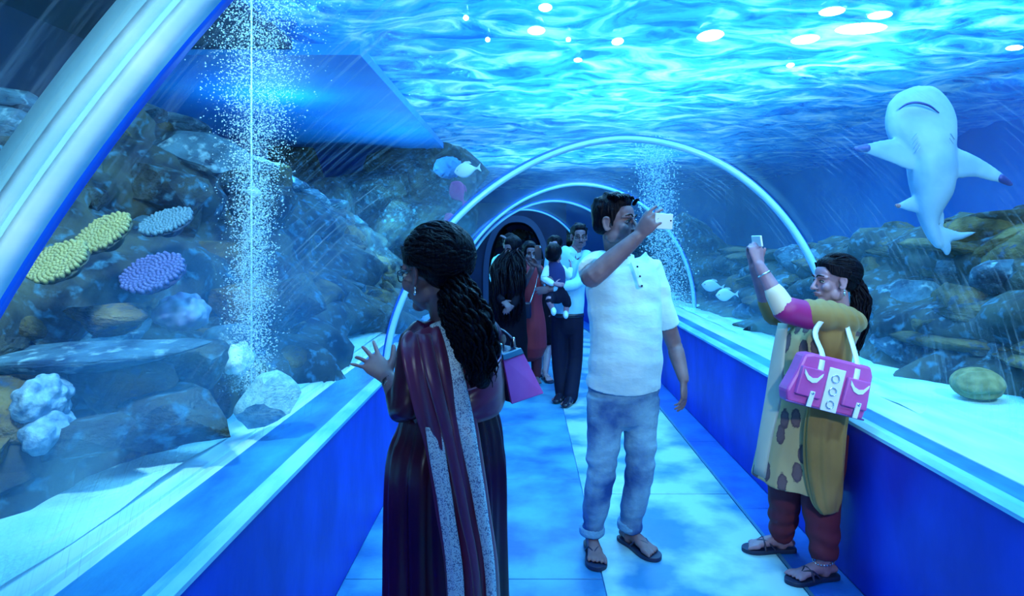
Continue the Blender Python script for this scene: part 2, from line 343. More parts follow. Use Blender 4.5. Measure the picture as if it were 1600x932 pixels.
def water_material():
    m = bpy.data.materials.new('water_surface'); m.use_nodes = True; nt = m.node_tree; nt.nodes.clear()
    out = nd(m, 'ShaderNodeOutputMaterial'); g = nd(m, 'ShaderNodeNewGeometry'); mp = nd(m, 'ShaderNodeMapping'); mp.inputs['Scale'].default_value = (1.0, 1.6, 1)
    lk(m, g.outputs['Position'], mp.inputs[0])
    n = nd(m, 'ShaderNodeTexNoise', Scale=1.5, Detail=7.0, Roughness=.6, Distortion=1.6); lk(m, mp.outputs[0], n.inputs['Vector'])
    r = nd(m, 'ShaderNodeValToRGB'); e = r.color_ramp.elements; e[0].position = .34; e[0].color = (.0, .10, .50, 1); e[1].position = .70; e[1].color = (.50, .95, 1, 1)  # the bright light on the ripples is put into this colour ramp
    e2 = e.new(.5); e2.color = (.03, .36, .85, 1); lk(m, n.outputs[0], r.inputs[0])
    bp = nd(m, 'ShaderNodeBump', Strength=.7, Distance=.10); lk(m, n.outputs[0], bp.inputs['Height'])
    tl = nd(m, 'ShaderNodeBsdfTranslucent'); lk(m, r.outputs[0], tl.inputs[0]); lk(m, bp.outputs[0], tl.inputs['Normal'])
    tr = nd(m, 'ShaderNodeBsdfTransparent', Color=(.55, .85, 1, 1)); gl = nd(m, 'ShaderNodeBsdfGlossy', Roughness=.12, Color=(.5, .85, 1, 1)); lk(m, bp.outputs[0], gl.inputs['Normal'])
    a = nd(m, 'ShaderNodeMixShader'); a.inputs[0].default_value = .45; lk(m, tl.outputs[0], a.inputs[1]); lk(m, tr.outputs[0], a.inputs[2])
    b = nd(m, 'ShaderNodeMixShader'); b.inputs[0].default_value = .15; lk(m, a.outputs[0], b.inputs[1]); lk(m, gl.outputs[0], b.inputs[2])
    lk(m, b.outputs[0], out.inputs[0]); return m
water = water_material()
def bubble_material():
    m = bpy.data.materials.new('air_bubbles'); m.use_nodes = True; nt = m.node_tree; nt.nodes.clear()
    out = nd(m, 'ShaderNodeOutputMaterial'); tr = nd(m, 'ShaderNodeBsdfTransparent', Color=(.9, .97, 1, 1)); gl = nd(m, 'ShaderNodeBsdfDiffuse', Color=(.7, .95, 1, 1))
    x = nd(m, 'ShaderNodeMixShader'); x.inputs[0].default_value = .42; lk(m, tr.outputs[0], x.inputs[1]); lk(m, gl.outputs[0], x.inputs[2]); lk(m, x.outputs[0], out.inputs[0]); return m
bubble_mat = bubble_material()

# ================================================================== the tunnel
WZ = .745; XL = -.82; XR = 1.49
def bend(y): return 0.0 if y < 7.5 else -.016*(y-7.5)**2
YS = list(np.arange(-3.0, 7.6, 1.5))+list(np.arange(8.0, 15.01, .7))
def along(prof, ys, closed=True):
    """a section in x, z run along the tunnel and its bend"""
    v = []; f = []; n = len(prof)
    for y in ys:
        for x, z in prof: v.append((x+bend(y), y, z))
    for i in range(len(ys)-1):
        for j in range(n if closed else n-1):
            a = i*n+j; b = i*n+(j+1) % n; f.append((a, b, b+n, a+n))
    if closed: f.append(tuple(range(n))[::-1]); f.append(tuple((len(ys)-1)*n+j for j in range(n)))
    return np.array(v), f
struct('wall_left', along([(XL-.12, 0), (XL, 0), (XL, WZ-.03), (XL-.12, WZ-.03)], YS), wall_paint)
struct('wall_right', along([(XR, 0), (XR+.12, 0), (XR+.12, WZ-.03), (XR, WZ-.03)], YS), wall_paint)
# copings: flat ledge with a chamfered nosing, then a white sealant fillet at the acrylic
cl = struct('trim_1', along([(XL-.285, WZ-.03), (XL+.006, WZ-.03), (XL+.006, WZ-.012), (XL-.02, WZ+.001), (XL-.285, WZ)], YS), coping)
obj('nosing', along([(XL-.045, WZ-.002), (XL+.010, WZ-.028), (XL+.010, WZ-.013), (XL-.012, WZ+.004), (XL-.045, WZ+.005)], YS), coping_edge, cl, False)
obj('sealant', along([(XL-.42, WZ-.02), (XL-.265, WZ-.02), (XL-.25, WZ), (XL-.268, WZ+.008), (XL-.29, WZ+.009), (XL-.293, WZ+.004), (XL-.303, WZ+.004), (XL-.306, WZ+.013), (XL-.345, WZ+.02), (XL-.42, WZ+.03)], YS), seal_mat, cl, False)
cl = struct('trim_2', along([(XR-.006, WZ-.03), (XR+.17, WZ-.03), (XR+.17, WZ), (XR+.02, WZ+.001), (XR-.006, WZ-.012)], YS), coping)
obj('nosing', along([(XR-.010, WZ-.028), (XR+.045, WZ-.002), (XR+.045, WZ+.005), (XR+.012, WZ+.004), (XR-.010, WZ-.013)], YS), coping_edge, cl, False)
obj('sealant', along([(XR+.15, WZ-.02), (XR+.5, WZ-.02), (XR+.5, WZ+.03), (XR+.2, WZ+.016), (XR+.155, WZ+.004)], YS), seal_mat, cl, False)
# floor: base slab, pale boards in the middle, painted lane and metal strip on the right
fl = struct('floor', along([(XL-.1, -.05), (XR+.1, -.05), (XR+.1, -.006), (XL-.1, -.006)], YS), floor_mat)
def slab(x0, x1, y0, y1, z, t):
    b0 = bend(y0); b1 = bend(y1)
    return np.array([(x0+b0, y0, z), (x1+b0, y0, z), (x1+b1, y1, z), (x0+b1, y1, z), (x0+b0, y0, z-t), (x1+b0, y0, z-t), (x1+b1, y1, z-t), (x0+b1, y1, z-t)]), [(0, 1, 2, 3), (7, 6, 5, 4), (0, 4, 5, 1), (1, 5, 6, 2), (2, 6, 7, 3), (3, 7, 4, 0)]
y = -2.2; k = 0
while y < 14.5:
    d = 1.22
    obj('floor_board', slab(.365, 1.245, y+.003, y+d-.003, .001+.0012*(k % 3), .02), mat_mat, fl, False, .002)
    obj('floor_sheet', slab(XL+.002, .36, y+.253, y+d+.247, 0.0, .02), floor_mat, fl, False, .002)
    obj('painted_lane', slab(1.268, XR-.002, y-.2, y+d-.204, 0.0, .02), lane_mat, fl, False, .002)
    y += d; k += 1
obj('edge_strip', along([(1.249, -.01), (1.266, -.01), (1.266, .005), (1.249, .005)], YS), strip_mat, fl, False)

# acrylic vault and its white flanges
CX = .62
KA = (1.747, 1.40, 1.30, 1.565); KB = (1.5, 1.70, 1.30, 1.42)
KC = (1.8, 1.46, 1.30, 1.42)
def shape_at(y):
    t = min(1, max(0, (y-.66)/1.0)); t = t*t*(3-2*t); w = min(1, max(0, (y-2.2)/1.6)); w = w*w*(3-2*w)
    return [(a*(1-t)+b*t)*(1-w)+c*w for a, b, c in zip(KA, KB, KC)]
def prof(t, y):
    """t from 0 (left foot) over the crown to 1 (right foot)"""
    nl, Rl, Rr, H = shape_at(y); a = math.pi*(1-t); c, s = math.cos(a), math.sin(a)
    if c < 0: x = -abs(c)**(2/nl)*Rl; z = s**(2/nl)*H
    else: x = c*Rr; z = s*H
    return V(CX+x, 0, WZ+z+.004)
def prof_pts(n, g, y):
    p = np.array([prof(i/n, y) for i in range(n+1)])
    seg = np.r_[0, np.cumsum(np.linalg.norm(np.diff(p, axis=0), axis=1))]; t = np.linspace(0, seg[-1], n+1)
    p = np.c_[np.interp(t, seg, p[:, 0]), t*0, np.interp(t, seg, p[:, 2])]
    tg = np.gradient(p, axis=0); nn = np.c_[-tg[:, 2], tg[:, 0]*0, tg[:, 0]]; nn /= np.linalg.norm(nn, axis=1)[:, None]
    return p+nn*g
ARCH = [-2.4, .630, 3.92, 7.2, 10.4, 13.6]
def arch_shell(y0, y1, g0, g1, n=64, ny=1, rim=True):
    """a vaulted shell between y0 and y1, from g0 to g1 outside the profile"""
    v = []; f = []; k = n+1
    for i in range(ny+1):
        y = y0+(y1-y0)*i/ny
        for q in (prof_pts(n, g0, y), prof_pts(n, g1, y)): v += [(p[0]+bend(y), y, p[2]) for p in q]
    for i in range(ny):
        o = i*2*k; w = (i+1)*2*k
        for j in range(n):
            f.append((o+j, o+j+1, w+j+1, w+j)[::-1]); f.append((o+k+j, o+k+j+1, w+k+j+1, w+k+j))
    if not rim: return np.array(v), f
    for o, r in ((0, 1), (ny*2*k, -1)):
        for j in range(n): f.append((o+j, o+j+1, o+k+j+1, o+k+j)[::r])
    for j in (0, n):
        for i in range(ny): f.append((i*2*k+j, i*2*k+k+j, (i+1)*2*k+k+j, (i+1)*2*k+j))
    return np.array(v), f
for i in range(5):
    y0, y1 = ARCH[i]+.03, ARCH[i+1]-.02
    vf = arch_shell(y0, y1, .0, .03, 64, 16, False)
    o = struct('window_%d' % (i+1), vf, glass, True); me = o.data; uvl = me.uv_layers.new(name='UVMap')
    L = np.array([me.vertices[l.vertex_index].co for l in me.loops]); ang = np.arctan2(L[:, 2]-WZ, L[:, 0]-CX)*1.5
    uv = np.c_[ang, L[:, 1]+i*3.3]; uvl.data.foreach_set('uv', uv.ravel())
for i, y in enumerate(ARCH):
    w = (.02, .055, .020, .018, .02, .02)[i]
    if i == 1:
        o = struct('trim_%d' % (i+3), arch_shell(.615, .648, -.008, .045, 96, 1), frame_mat, True, bevel=0)
        obj('bead', arch_shell(.606, .622, .004, .016, 96, 1), seal_mat, o, True)
        obj('bead', arch_shell(.612, .646, -.013, -.004, 96, 1), seal_mat, o, True)
        obj('gasket', arch_shell(.648, .668, -.009, .030, 96, 1), frame_blue, o, True)
    else:
        o = struct('trim_%d' % (i+3), arch_shell(y-w, y+w, -.016, .016, 96, 1), frame_mat, True)
        obj('gasket', arch_shell(y+w, y+w+.008, -.015, .034, 96, 1), frame_blue, o, True)
# end of the tunnel: dark hall behind a pointed portal
ye = 14.2
def portal_prof(w, h, n=14):
    pts = []
    for k in range(n+1):
        a = k/n; pts.append((-w*math.cos(a*math.pi/2)**.8, WZ*1+h*math.sin(a*math.pi/2)))
    return pts+[(-x, z) for x, z in pts[-2::-1]]
pc = -.15
inner = [(-.62, 0)]+portal_prof(.62, 1.18)+[(.62, 0)]
outer = [(-.74, 0)]+portal_prof(.74, 1.32)+[(.74, 0)]
def ringwall(a, b, y0, y1):
    n = len(a); v = [(pc+x, y, z) for y in (y0, y1) for L in (a, b) for x, z in L]; f = []
    for j in range(n-1):
        f += [(j, j+1, n+j+1, n+j), (2*n+j, 3*n+j, 3*n+j+1, 2*n+j+1), (j, 2*n+j, 2*n+j+1, j+1), (n+j, n+j+1, 3*n+j+1, 3*n+j)]
    return np.array(v), f
dr = struct('door_1', ringwall(inner, outer, ye-.12, ye+.05), M('portal_frame', (.008, .05, .14), .5), False)
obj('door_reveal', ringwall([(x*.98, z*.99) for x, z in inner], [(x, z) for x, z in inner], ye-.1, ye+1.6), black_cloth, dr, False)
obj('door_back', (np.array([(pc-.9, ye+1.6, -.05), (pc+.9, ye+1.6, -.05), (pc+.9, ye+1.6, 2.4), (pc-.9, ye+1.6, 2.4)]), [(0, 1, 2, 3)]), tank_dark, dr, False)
big = [(-3.4, -.05), (-3.4, .5)]+[(-3.4+i*6.8/26, 3.0) for i in range(27)]+[(3.4, .5), (3.4, -.05)]
ow = outer[:]; nb = len(ow)
bigr = []
for i in range(nb):
    t = i/(nb-1)
    if t < .2: bigr.append((-1.35, 2.35*t/.2))
    elif t > .8: bigr.append((1.1, 2.35*(1-t)/.2))
    else: bigr.append((-1.35+2.45*(t-.2)/.6, 2.35))
struct('wall_end', ringwall([(x, z) for x, z in ow], bigr, ye-.02, ye+.10), tank_dark, False)

# ================================================================== the tank around the tunnel
def grid(x0, x1, y0, y1, nx, ny, fz):
    xs = np.linspace(x0, x1, nx+1); ys = np.linspace(y0, y1, ny+1); v = np.array([(x, y, fz(x, y)) for y in ys for x in xs]); f = []
    for i in range(ny):
        for j in range(nx): a = i*(nx+1)+j; f.append((a, a+1, a+nx+2, a+nx+1))
    return v, f
def nz(x, y, z=0, s=1): return mnoise.noise(Vector((x*s, y*s, z)))
struct('sand_bed_left', grid(-5.15, XL-.35, -2.9, 18.9, 60, 110, lambda x, y: WZ+.03+.02*nz(x, y, 0, 3)+.05*max(0, (-1.2-x))*1.0), sand_mat, True)
struct('sand_bed_right', grid(XR+.3, 5.95, -2.9, 18.9, 60, 110, lambda x, y: WZ+.02+.02*nz(x, y, 5, 3)+.02*max(0, x-2)), sand_mat, True)
for o in bpy.data.objects:
    if o.name.startswith('sand_bed'): o.name = 'sand_bed'; o['kind'] = 'stuff'; o['category'] = 'sand'
bpy.data.objects['sand_bed']['label'] = 'pale sand bed behind the left acrylic wall, under the reef rocks'
bpy.data.objects['sand_bed.001']['label'] = 'broad bright sand bed behind the right acrylic wall'
def wall(a, b, z0, z1, mat, name, t=.1):
    a = V(*a); b = V(*b); d = nrm(b-a); n = V(-d[1], d[0])*t
    v = [(p[0]+q[0], p[1]+q[1], z) for z in (z0, z1) for q in (V(0, 0), n) for p in (a, b)]
    struct(name, (np.array(v), [(0, 1, 5, 4), (2, 6, 7, 3), (0, 4, 6, 2), (1, 3, 7, 5), (4, 5, 7, 6), (0, 2, 3, 1)]), mat)
wall((-5.2, 2.5), (-5.2, 21), .6, 3.6, tank_wall, 'wall_tank_left')
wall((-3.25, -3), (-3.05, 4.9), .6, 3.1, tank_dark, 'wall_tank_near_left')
struct('ceiling', box((-2.85, 1.2, 2.99), (3.3-1.0, 7.0, .08)), tank_dark)  # deck added to account for the dark area near the left arch
struct('ceiling', box((-2.75, 12.0, 2.95), (3.1, 14.6, .08)), M('deck_soffit_paint', (0.0, .24, .85), .7, var=(.005, .32, .9), scale=1.2))  # deck added to account for a flat blue area
struct('ceiling', box((.4, 8, 5.35), (12, 24, .1)), tank_wall)
for o_, n_ in zip([o for o in bpy.data.objects if o.name.startswith('ceiling')], ('added dark deck over the near left part of the tank', 'added blue soffit over the far left part of the tank', 'high blue hall ceiling above the water')): o_['label'] = n_
wall((6.0, 21), (6.0, -3), .6, 3.6, tank_wall, 'wall_tank_right')
wall((-5.2, 19), (6.0, 19), .6, 3.6, tank_wall, 'wall_tank_far')
WS = 3.02
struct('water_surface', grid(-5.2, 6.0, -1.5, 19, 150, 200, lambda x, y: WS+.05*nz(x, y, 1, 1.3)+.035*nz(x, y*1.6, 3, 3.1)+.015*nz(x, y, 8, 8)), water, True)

# lamps over the water
lamp_glow = M('lamp_glow', (1, 1, 1), emit=((.80, .97, 1), 20))
for k, (px, py, r, wx, lab) in enumerate([(838, 48, .10, 1, 'large lit floodlight, left of the column of three near the middle'), (852, 12, .07, 1, 'lit floodlight highest in the frame, left of centre'), (965, 65, .09, .8, 'lit floodlight above the man in the pale shirt'),
    (1110, 56, .15, 1, 'largest round floodlight, right of the one above the man'), (1258, 62, .13, 1.2, 'large lit floodlight between the wide oval one and the largest round one'), (1345, 45, .14, 2, 'wide oval floodlight above the shark'), (1235, 102, .05, 1, 'small floodlight lowest on the right, below the large one'),
    (1300, 18, .09, 1.4, 'oval floodlight at the top, left of the wide pair'), (1375, 24, .08, 1.5, 'oval floodlight at the top, just beyond the wide oval one'), (903, 94, .04, 1.4, 'small floodlight lowest of the left group'), (888, 62, .03, 1, 'tiny floodlight just right of the large left one'),
    (762, 62, .03, 1, 'tiny floodlight left of the large left one, lower of two'), (728, 28, .03, 1, 'tiny floodlight furthest left'), (1585, 75, .05, 2, 'floodlight at the right edge of the frame')]):
    zz = 3.32; Z = (zz-EYE)*F/(VY-py)
    c = P(px, py, Z)
    t = thing('floodlight', c+V(0, 0, .06), lab, 'lamp', 'floodlights above the water')
    obj('hanger_rod', tube([c+V(0, 0, .08), V(c[0], c[1], 5.31)], .012, 6, 1), black_plastic, t)
    obj('lens', ell(c, (r*.75*wx, r, .02), nu=20, nv=8), lamp_glow, t)
    obj('housing', loft([list(c+V(0, 0, .02))+[r*.85*wx, r*1.1], list(c+V(0, 0, .10))+[r*.5, r*.6]], (1, 0, 0), 16, 1, False), black_plastic, t)

# rocks: fractured boulders, shared meshes
def rock_mesh(seed, mat, sub=3, flat=1.0):
    rg = np.random.default_rng(seed); bm = bmesh.new(); bmesh.ops.create_icosphere(bm, subdivisions=sub, radius=1)
    planes = [(nrm(rg.normal(size=3)*V(1, 1, .8)), .52+.3*rg.random()) for _ in range(11)]
    for v in bm.verts:
        p = np.array(v.co)
        for n, d in planes:
            e = p.dot(n)-d
            if e > 0: p = p-n*e*.93
        q = Vector(p)*1.7+Vector((seed*3.1, 0, 0))
        p = p*(1+.12*mnoise.noise(q)+.09*mnoise.noise(q*2.7)+.05*mnoise.noise(q*5.5))
        v.co = Vector(p*V(1, 1, flat))
    me = bpy.data.meshes.new('rock'); bm.to_mesh(me); bm.free(); me.polygons.foreach_set('use_smooth', [True]*len(me.polygons)); me.materials.append(mat)
    try: me.set_sharp_from_angle(angle=.6)
    except Exception: pass
    return me
RM = [[rock_mesh(10*j+s, rock_mats[j], 3) for s in range(6)] for j in range(3)]
def rock(parent, c, r, rot=0, tilt=(0, 0), m=None, name='rock'):
    j = random.choice([0, 0, 1, 1, 2]) if m is None else m
    o = bpy.data.objects.new(name, random.choice(RM[j])); COL.objects.link(o); o.parent = parent
    o.location = tuple(c); o.scale = tuple(np.asarray(r)*1.25); o.rotation_euler = (tilt[0], tilt[1], rot); return o
def topL(y): return np.interp(y, [-1, 2, 3.2, 4.2, 5.3, 6.0, 7.5, 8.2, 9.5, 11, 14, 18], [2.1, 2.15, 2.22, 2.42, 2.36, 2.25, 1.95, 1.8, 1.66, 1.62, 1.65, 1.7])
def topR(y): return np.interp(y, [0, 3, 4, 5, 6.5, 9, 12, 18], [1.9, 1.84, 1.74, 1.62, 1.40, 1.40, 1.5, 1.6])
reefs = []
def reef(name, side, x0, slope, top, y0, y1):
    """backing rock face, a solid with its own ledges"""
    ny = int((y1-y0)/.09); nzs = 26; v = []; f = []
    for i in range(ny+1):
        y = y0+(y1-y0)*i/ny; tp = top(y)
        for j in range(nzs+1):
            t = j/nzs; z = .6+(tp-.62)*t
            led = .22*abs(math.sin(t*9.5+nz(y, 0, 3, .9)*2.2))+.26*nz(y*.9, z*1.6, 2, 1.3)+.14*nz(y, z*1.5, 7, 4)+.06*nz(y, z, 4, 9)
            x = x0(y)+slope*(z-.75)-led
            v.append((side*x, y, z+.05*nz(y, z, 9, 3)))
        v.append((side*(x0(y)+slope*(tp-.75)+1.9), y, tp-.15)); v.append((side*(x0(y)+slope+2.2), y, .55))
    k = nzs+3
    for i in range(ny):
        for j in range(k-1):
            q = (i*k+j, i*k+j+1, (i+1)*k+j+1, (i+1)*k+j); f.append(q if side < 0 else q[::-1])
    e = bpy.data.objects.new(name, None); COL.objects.link(e); e['kind'] = 'structure'
    obj('rock_face', (np.array(v), f), rock_mats[0], e, True)
    return e
xl = lambda y: np.interp(y, [-1, 1.7, 2.3, 2.8, 4, 6, 9, 20], [1.75, 1.60, 1.48, 1.34, 1.26, 1.26, 1.40, 2.2])
xr = lambda y: np.interp(y, [-1, 3.0, 4.0, 5.2, 7.8, 20], [2.7, 2.50, 2.34, 2.2, 2.3, 2.6])
left = reef('reef_wall_left', -1, xl, .84, topL, -1.5, 18.5)
right = reef('reef_wall_right', 1, xr, .75, topR, -1.0, 18.5)
left.name = 'reef_wall'; right.name = 'reef_wall'
left['label'] = 'tall stacked rockwork behind the left acrylic wall'; right['label'] = 'low dark layered rockwork behind the right acrylic wall'
left['category'] = right['category'] = 'rockwork'
def stack_rocks(e, side, x0, slope, top, y0, y1, n, rmin=.10, rmax=.24):
    k = 0
    for _ in range(n*3):
        if k >= n: break
        y = y0+(y1-y0)*random.random()**1.35; z = .80+(top(y)-.86)*random.random(); x = x0(y)+slope*(z-.75)
        r = rmin+(rmax-rmin)*random.random()**1.5
        rock(e, (side*(x-.02+.05*random.random()), y, z), (r*1.1, r*(1.1+.7*random.random()), r*(.55+.35*random.random())), random.uniform(-.5, .5), (random.uniform(-.3, .3), random.uniform(-.4, .4))); k += 1
stack_rocks(left, -1, xl, .84, topL, 1.2, 13, 262, .07, .21)
stack_rocks(right, 1, xr, .75, topR, 2.0, 15, 200, .08, .2)
for i in range(26):       # flat shelves of layered stone, right
    y = 2.2+i*.42+random.uniform(-.1, .1); z = random.choice([.98, 1.15, 1.32, 1.5]); z = min(z, topR(y)-.02)
    rock(right, (xr(y)+.75*(z-.75)-.05, y, z), (.22, .36, .06), random.uniform(-.2, .2), (random.uniform(-.08, .08), random.uniform(-.1, .1)), 1)
for i in range(16):       # capstones along the left crest
    y = 2.0+i*.55; z = topL(y)
    rock(left, (-(xl(y)+.84*(z-.75))-.05, y, z-.05), (.30, .38, .09), random.uniform(-.3, .3), (random.uniform(-.1, .1), random.uniform(-.15, .15)), 2)
# the rocks the photograph shows singly
def prock(e, px, py, Z, w, h, d, m, tilt=(0, 0), name='rock'): return rock(e, P(px, py, Z), (w*Z/F/2, d/2, h*Z/F/2), 0, tilt, m, name)
prock(left, 170, 500, 2.35, 120, 46, .22, 1, (0, .05), 'flat_rock')
prock(left, 130, 553, 2.2, 330, 44, .35, 2, (0, -.05), 'shelf_rock')
prock(left, 395, 640, 2.75, 0.1, .1, .1, 2)
prock(left, 200, 600, 2.25, 150, 75, .25, 1, (0, .1))
prock(left, 300, 580, 2.5, 130, 80, .25, 0, (0, -.2))
prock(left, 250, 650, 2.2, 170, 90, .25, 0, (0, .2))
prock(left, 40, 650, 2.0, 120, 110, .25, 1, (0, .2))
prock(left, 110, 690, 2.0, 190, 70, .2, 0, (0, -.2))
prock(left, 380, 480, 3.1, 110, 70, .3, 1); prock(left, 450, 470, 3.4, 90, 80, .3, 0); prock(left, 350, 545, 2.8, 100, 60, .3, 2)
prock(left, 300, 250, 4.0, 160, 70, .5, 2, (0, .15)); prock(left, 260, 300, 3.6, 130, 80, .4, 0, (0, .2)); prock(left, 390, 320, 4.4, 120, 90, .5, 0)
w = rock(left, P(418, 628, 2.55), (.105, .09, .095), .3, (0, 0), 2, 'pale_rock'); w.data = w.data.copy(); w.data.materials.clear(); w.data.materials.append(M('pale_rock', (.14, .36, .46), .8, var=(.26, .54, .62), scale=6, bump=.5, bscale=12))
# rocks added to stand in for a dark rock reflection left of centre
out = bpy.data.objects.new('reflected_rocks', None); COL.objects.link(out); tag(out, 'dark rock shapes standing in for reflected rocks beyond the woman in the saree', 'rockwork', kind='structure')
for (px, py, Z, w_, h_) in [(560, 320, 9, 150, 130), (640, 300, 9.5, 130, 150), (690, 270, 10, 110, 130), (520, 330, 8.6, 90, 90), (610, 350, 8.8, 160, 70), (470, 275, 9.5, 80, 120), (700, 330, 10, 120, 120)]:
    prock(out, px, py, Z, w_, h_, 1.0, 0, (0, -.35))
for (px, py, Z, w_, h_) in [(1100, 410, 9, 90, 120), (1080, 365, 9.5, 60, 60), (1130, 440, 8.5, 120, 70)]:
    prock(right, px, py, Z, w_, h_, .8, 0)

far = bpy.data.objects.new('reef_end', None); COL.objects.link(far); tag(far, 'dark rockwork beyond the far end of the tunnel', 'rockwork', kind='structure')
for i in range(26):
    rock(far, (-1.5+random.random()*5.0, 15.6+random.random()*1.2, .8+random.random()*1.0), (.45, .4, .28), random.uniform(-.5, .5), (random.uniform(-.2, .2), random.uniform(-.2, .2)), random.choice([0, 1]))
# corals
def plate_coral(px, py, Z, w, h, mat, lab, tiltx=.5, nub=170, rz=0):
    c = P(px, py, Z); a = w*Z/F/2; b = h*Z/F/2/math.sin(max(tiltx, .3)); t = thing('plate_coral', c, lab, 'coral', 'plate corals on the left reef')
    u = nrm(V(1, -.35, rz)); nn = nrm(V(.25, -math.sin(tiltx)*1.3, math.cos(tiltx))); nn = nrm(nn-u*u.dot(nn)); w_ = np.cross(nn, u)
    ax = [u, w_, nn]
    rings = []
    obj('plate', fuse([ell(c, (a, b, .014), ax, 28, 8), ell(c-nn*.03, (a*.45, b*.45, .03), ax)], .008, 2, .5, lambda co, no: co+no*(.004*wob(co, (6, 6, 6), 3))[:, None]), mat[0], t)
    k = 0; ps = []
    for i in range(nub):
        r = math.sqrt((i+.5)/nub)*.95; th = i*2.39996; q = c+u*a*r*math.cos(th)+w_*b*r*math.sin(th)+nn*.016
        ps.append(ell(q, (.0085, .0085, .012), ax, 6, 4))
    obj('coral_polyps', join(ps), mat[1], t, kind='stuff')
yel = (M('coral_olive', (.03, .05, .04), .8), M('coral_olive_tips', (.24, .27, .11), .6)); bl = (M('coral_blue', (.01, .04, .09), .8), M('coral_blue_tips', (.09, .22, .30), .6)); pu = (M('coral_violet', (.01, .012, .07), .8), M('coral_violet_tips', (.07, .09, .26), .6))
plate_coral(165, 368, 2.35, 92, 62, yel, 'olive-green round plate coral with raised knobs, upper of the two beside the arch', .75)
plate_coral(95, 413, 2.15, 110, 62, yel, 'olive-green plate coral with raised knobs half behind the white arch, lower of the two', .8)
plate_coral(262, 350, 2.7, 92, 42, bl, 'blue knobbly plate coral, topmost and furthest right of the plates', .6)
plate_coral(242, 430, 2.35, 120, 58, pu, 'dark violet-blue plate coral above the flat rock', .75)
def lump_coral(px, py, Z, w, h, mat, lab, n=90, name='lump_coral', seed=1):
    rg = np.random.default_rng(seed); c = P(px, py, Z); parts = [ell(c, (w*Z/F/2, .09, h*Z/F/2))]
    for i in range(n):
        d = nrm(rg.normal(size=3)); parts.append(ell(c+d*V(w*Z/F/2, .09, h*Z/F/2)*.92, [.012+.012*rg.random()]*3, None, 8, 6))
    v = fuse(parts, 0.007, 1, .5, wrinkle(.004, (14, 14, 14), seed))
    return single(name, v, mat, c, lab, 'coral')
lump_coral(285, 488, 2.45, 78, 50, M('coral_lilac', (.08, .11, .26), .7, var=(.13, .26, .38), scale=14), 'pale lilac mound coral beside the flat rock')
lump_coral(68, 625, 1.95, 54, 70, M('coral_pale', (.07, .18, .30), .8, var=(.22, .42, .55), scale=30, bump=.6), 'pale blue lumpy coral low down near the left edge, upper piece', seed=2)
lump_coral(78, 675, 1.93, 46, 52, M('coral_pale_low', (.07, .18, .30), .8, var=(.22, .42, .55), scale=30, bump=.6), 'pale blue lumpy coral low down near the left edge, lower piece', seed=3)
lump_coral(375, 560, 2.75, 30, 50, M('coral_white', (.4, .7, .8), .8, var=(.6, .85, .9), scale=30), 'small whitish coral at the foot of the bubble column', seed=4)
lump_coral(700, 262, 7.0, 46, 34, M('coral_sponge', (.04, .25, .6), .8), 'blue lump coral by the reflected rock shapes beyond the saree woman', seed=6)
# brain coral on the right sand
c = P(1527, 600, 3.15)
def brain(co, no): return co+no*(.006*np.sin(34*wob(co, (1.3, 1.3, 1.3), 5)))[:, None]
single('brain_coral', fuse([ell(c, (.115, .11, .075))], .005, 1, .5, brain), M('brain_coral', (.13, .15, .05), .8, var=(.26, .28, .12), scale=18), c, 'round olive brain coral on the right sand bed', 'coral')

# bubble columns
def plume(px0, px1, Z, y0, y1, n, lab, spread, rr=.004, tube_px=None):
    top = P(px0, y0, Z); bot = P(px1, y1, Z); t = thing('bubble_column', bot, lab, 'bubbles'); vs = []; fs = []; o = 0
    oc = np.array([(1, 0, 0), (-1, 0, 0), (0, 1, 0), (0, -1, 0), (0, 0, 1), (0, 0, -1)], float); of = [(0, 2, 4), (2, 1, 4), (1, 3, 4), (3, 0, 4), (2, 0, 5), (1, 2, 5), (3, 1, 5), (0, 3, 5)]
    for i in range(n):
        a = RNG.random(); sw = spread(1-a); p = bot+(top-bot)*a+V(RNG.normal()*sw, RNG.normal()*sw, 0); r = rr*(.4+RNG.random()**3*1.6)
        vs.append(oc*r*V(1, 1, .8)+p); fs += [tuple(k+o for k in q) for q in of]; o += 6
    b = obj('bubbles', (np.vstack(vs), fs), bubble_mat, t, True, kind='stuff')
    if tube_px: obj('air_hose', tube([P(tube_px, y0, Z), P(tube_px, y1, Z)], .004, 8, 2, (1, 0, 0)), seal_mat, t)
    return t
plume(408, 388, 2.75, -60, 610, 30000, 'tall column of rising bubbles in front of the left reef', lambda d: .035+.085*(1-min(1, d*1.5)) if d < .66 else .045, .0027, 393)
plume(1015, 1050, 6.5, 215, 480, 9000, 'narrow bubble column behind the head of the man in the pale shirt', lambda d: .10, .0058)

# fish
def fish(px, py, Z, L, d, mat, lab, hh=.30, stripe=None):
    c = P(px, py, Z); d = nrm(d); up = nrm(V(0, 0, 1)-d*d[2]); s = np.cross(d, up); t = thing('fish', c, lab, 'fish')
    ks = [(-.5, .02), (-.38, .05), (-.2, .14), (0, .2), (.2, .19), (.38, .12), (.5, .02)]
    obj('body', loft([list(c+d*L*a)+[L*r*hh/.2, L*r*.45] for a, r in ks], up, 12, 3), mat, t)
    obj('tail_fin', prism([(0, 0), (-.2, .17), (-.15, 0), (-.2, -.17)], c-d*L*.45, d*L, up*L, s, .004), mat, t, False)
    obj('dorsal_fin', prism([(.2, 0), (0, .12), (-.2, .1), (-.28, 0)], c+up*L*hh*.8, d*L, up*L, s, .004), mat, t, False)
    for q in (1, -1): obj('eye', ell(c+d*L*.36+s*q*L*.05+up*L*.03, [L*.025]*3, None, 8, 6), eye_dark, t)
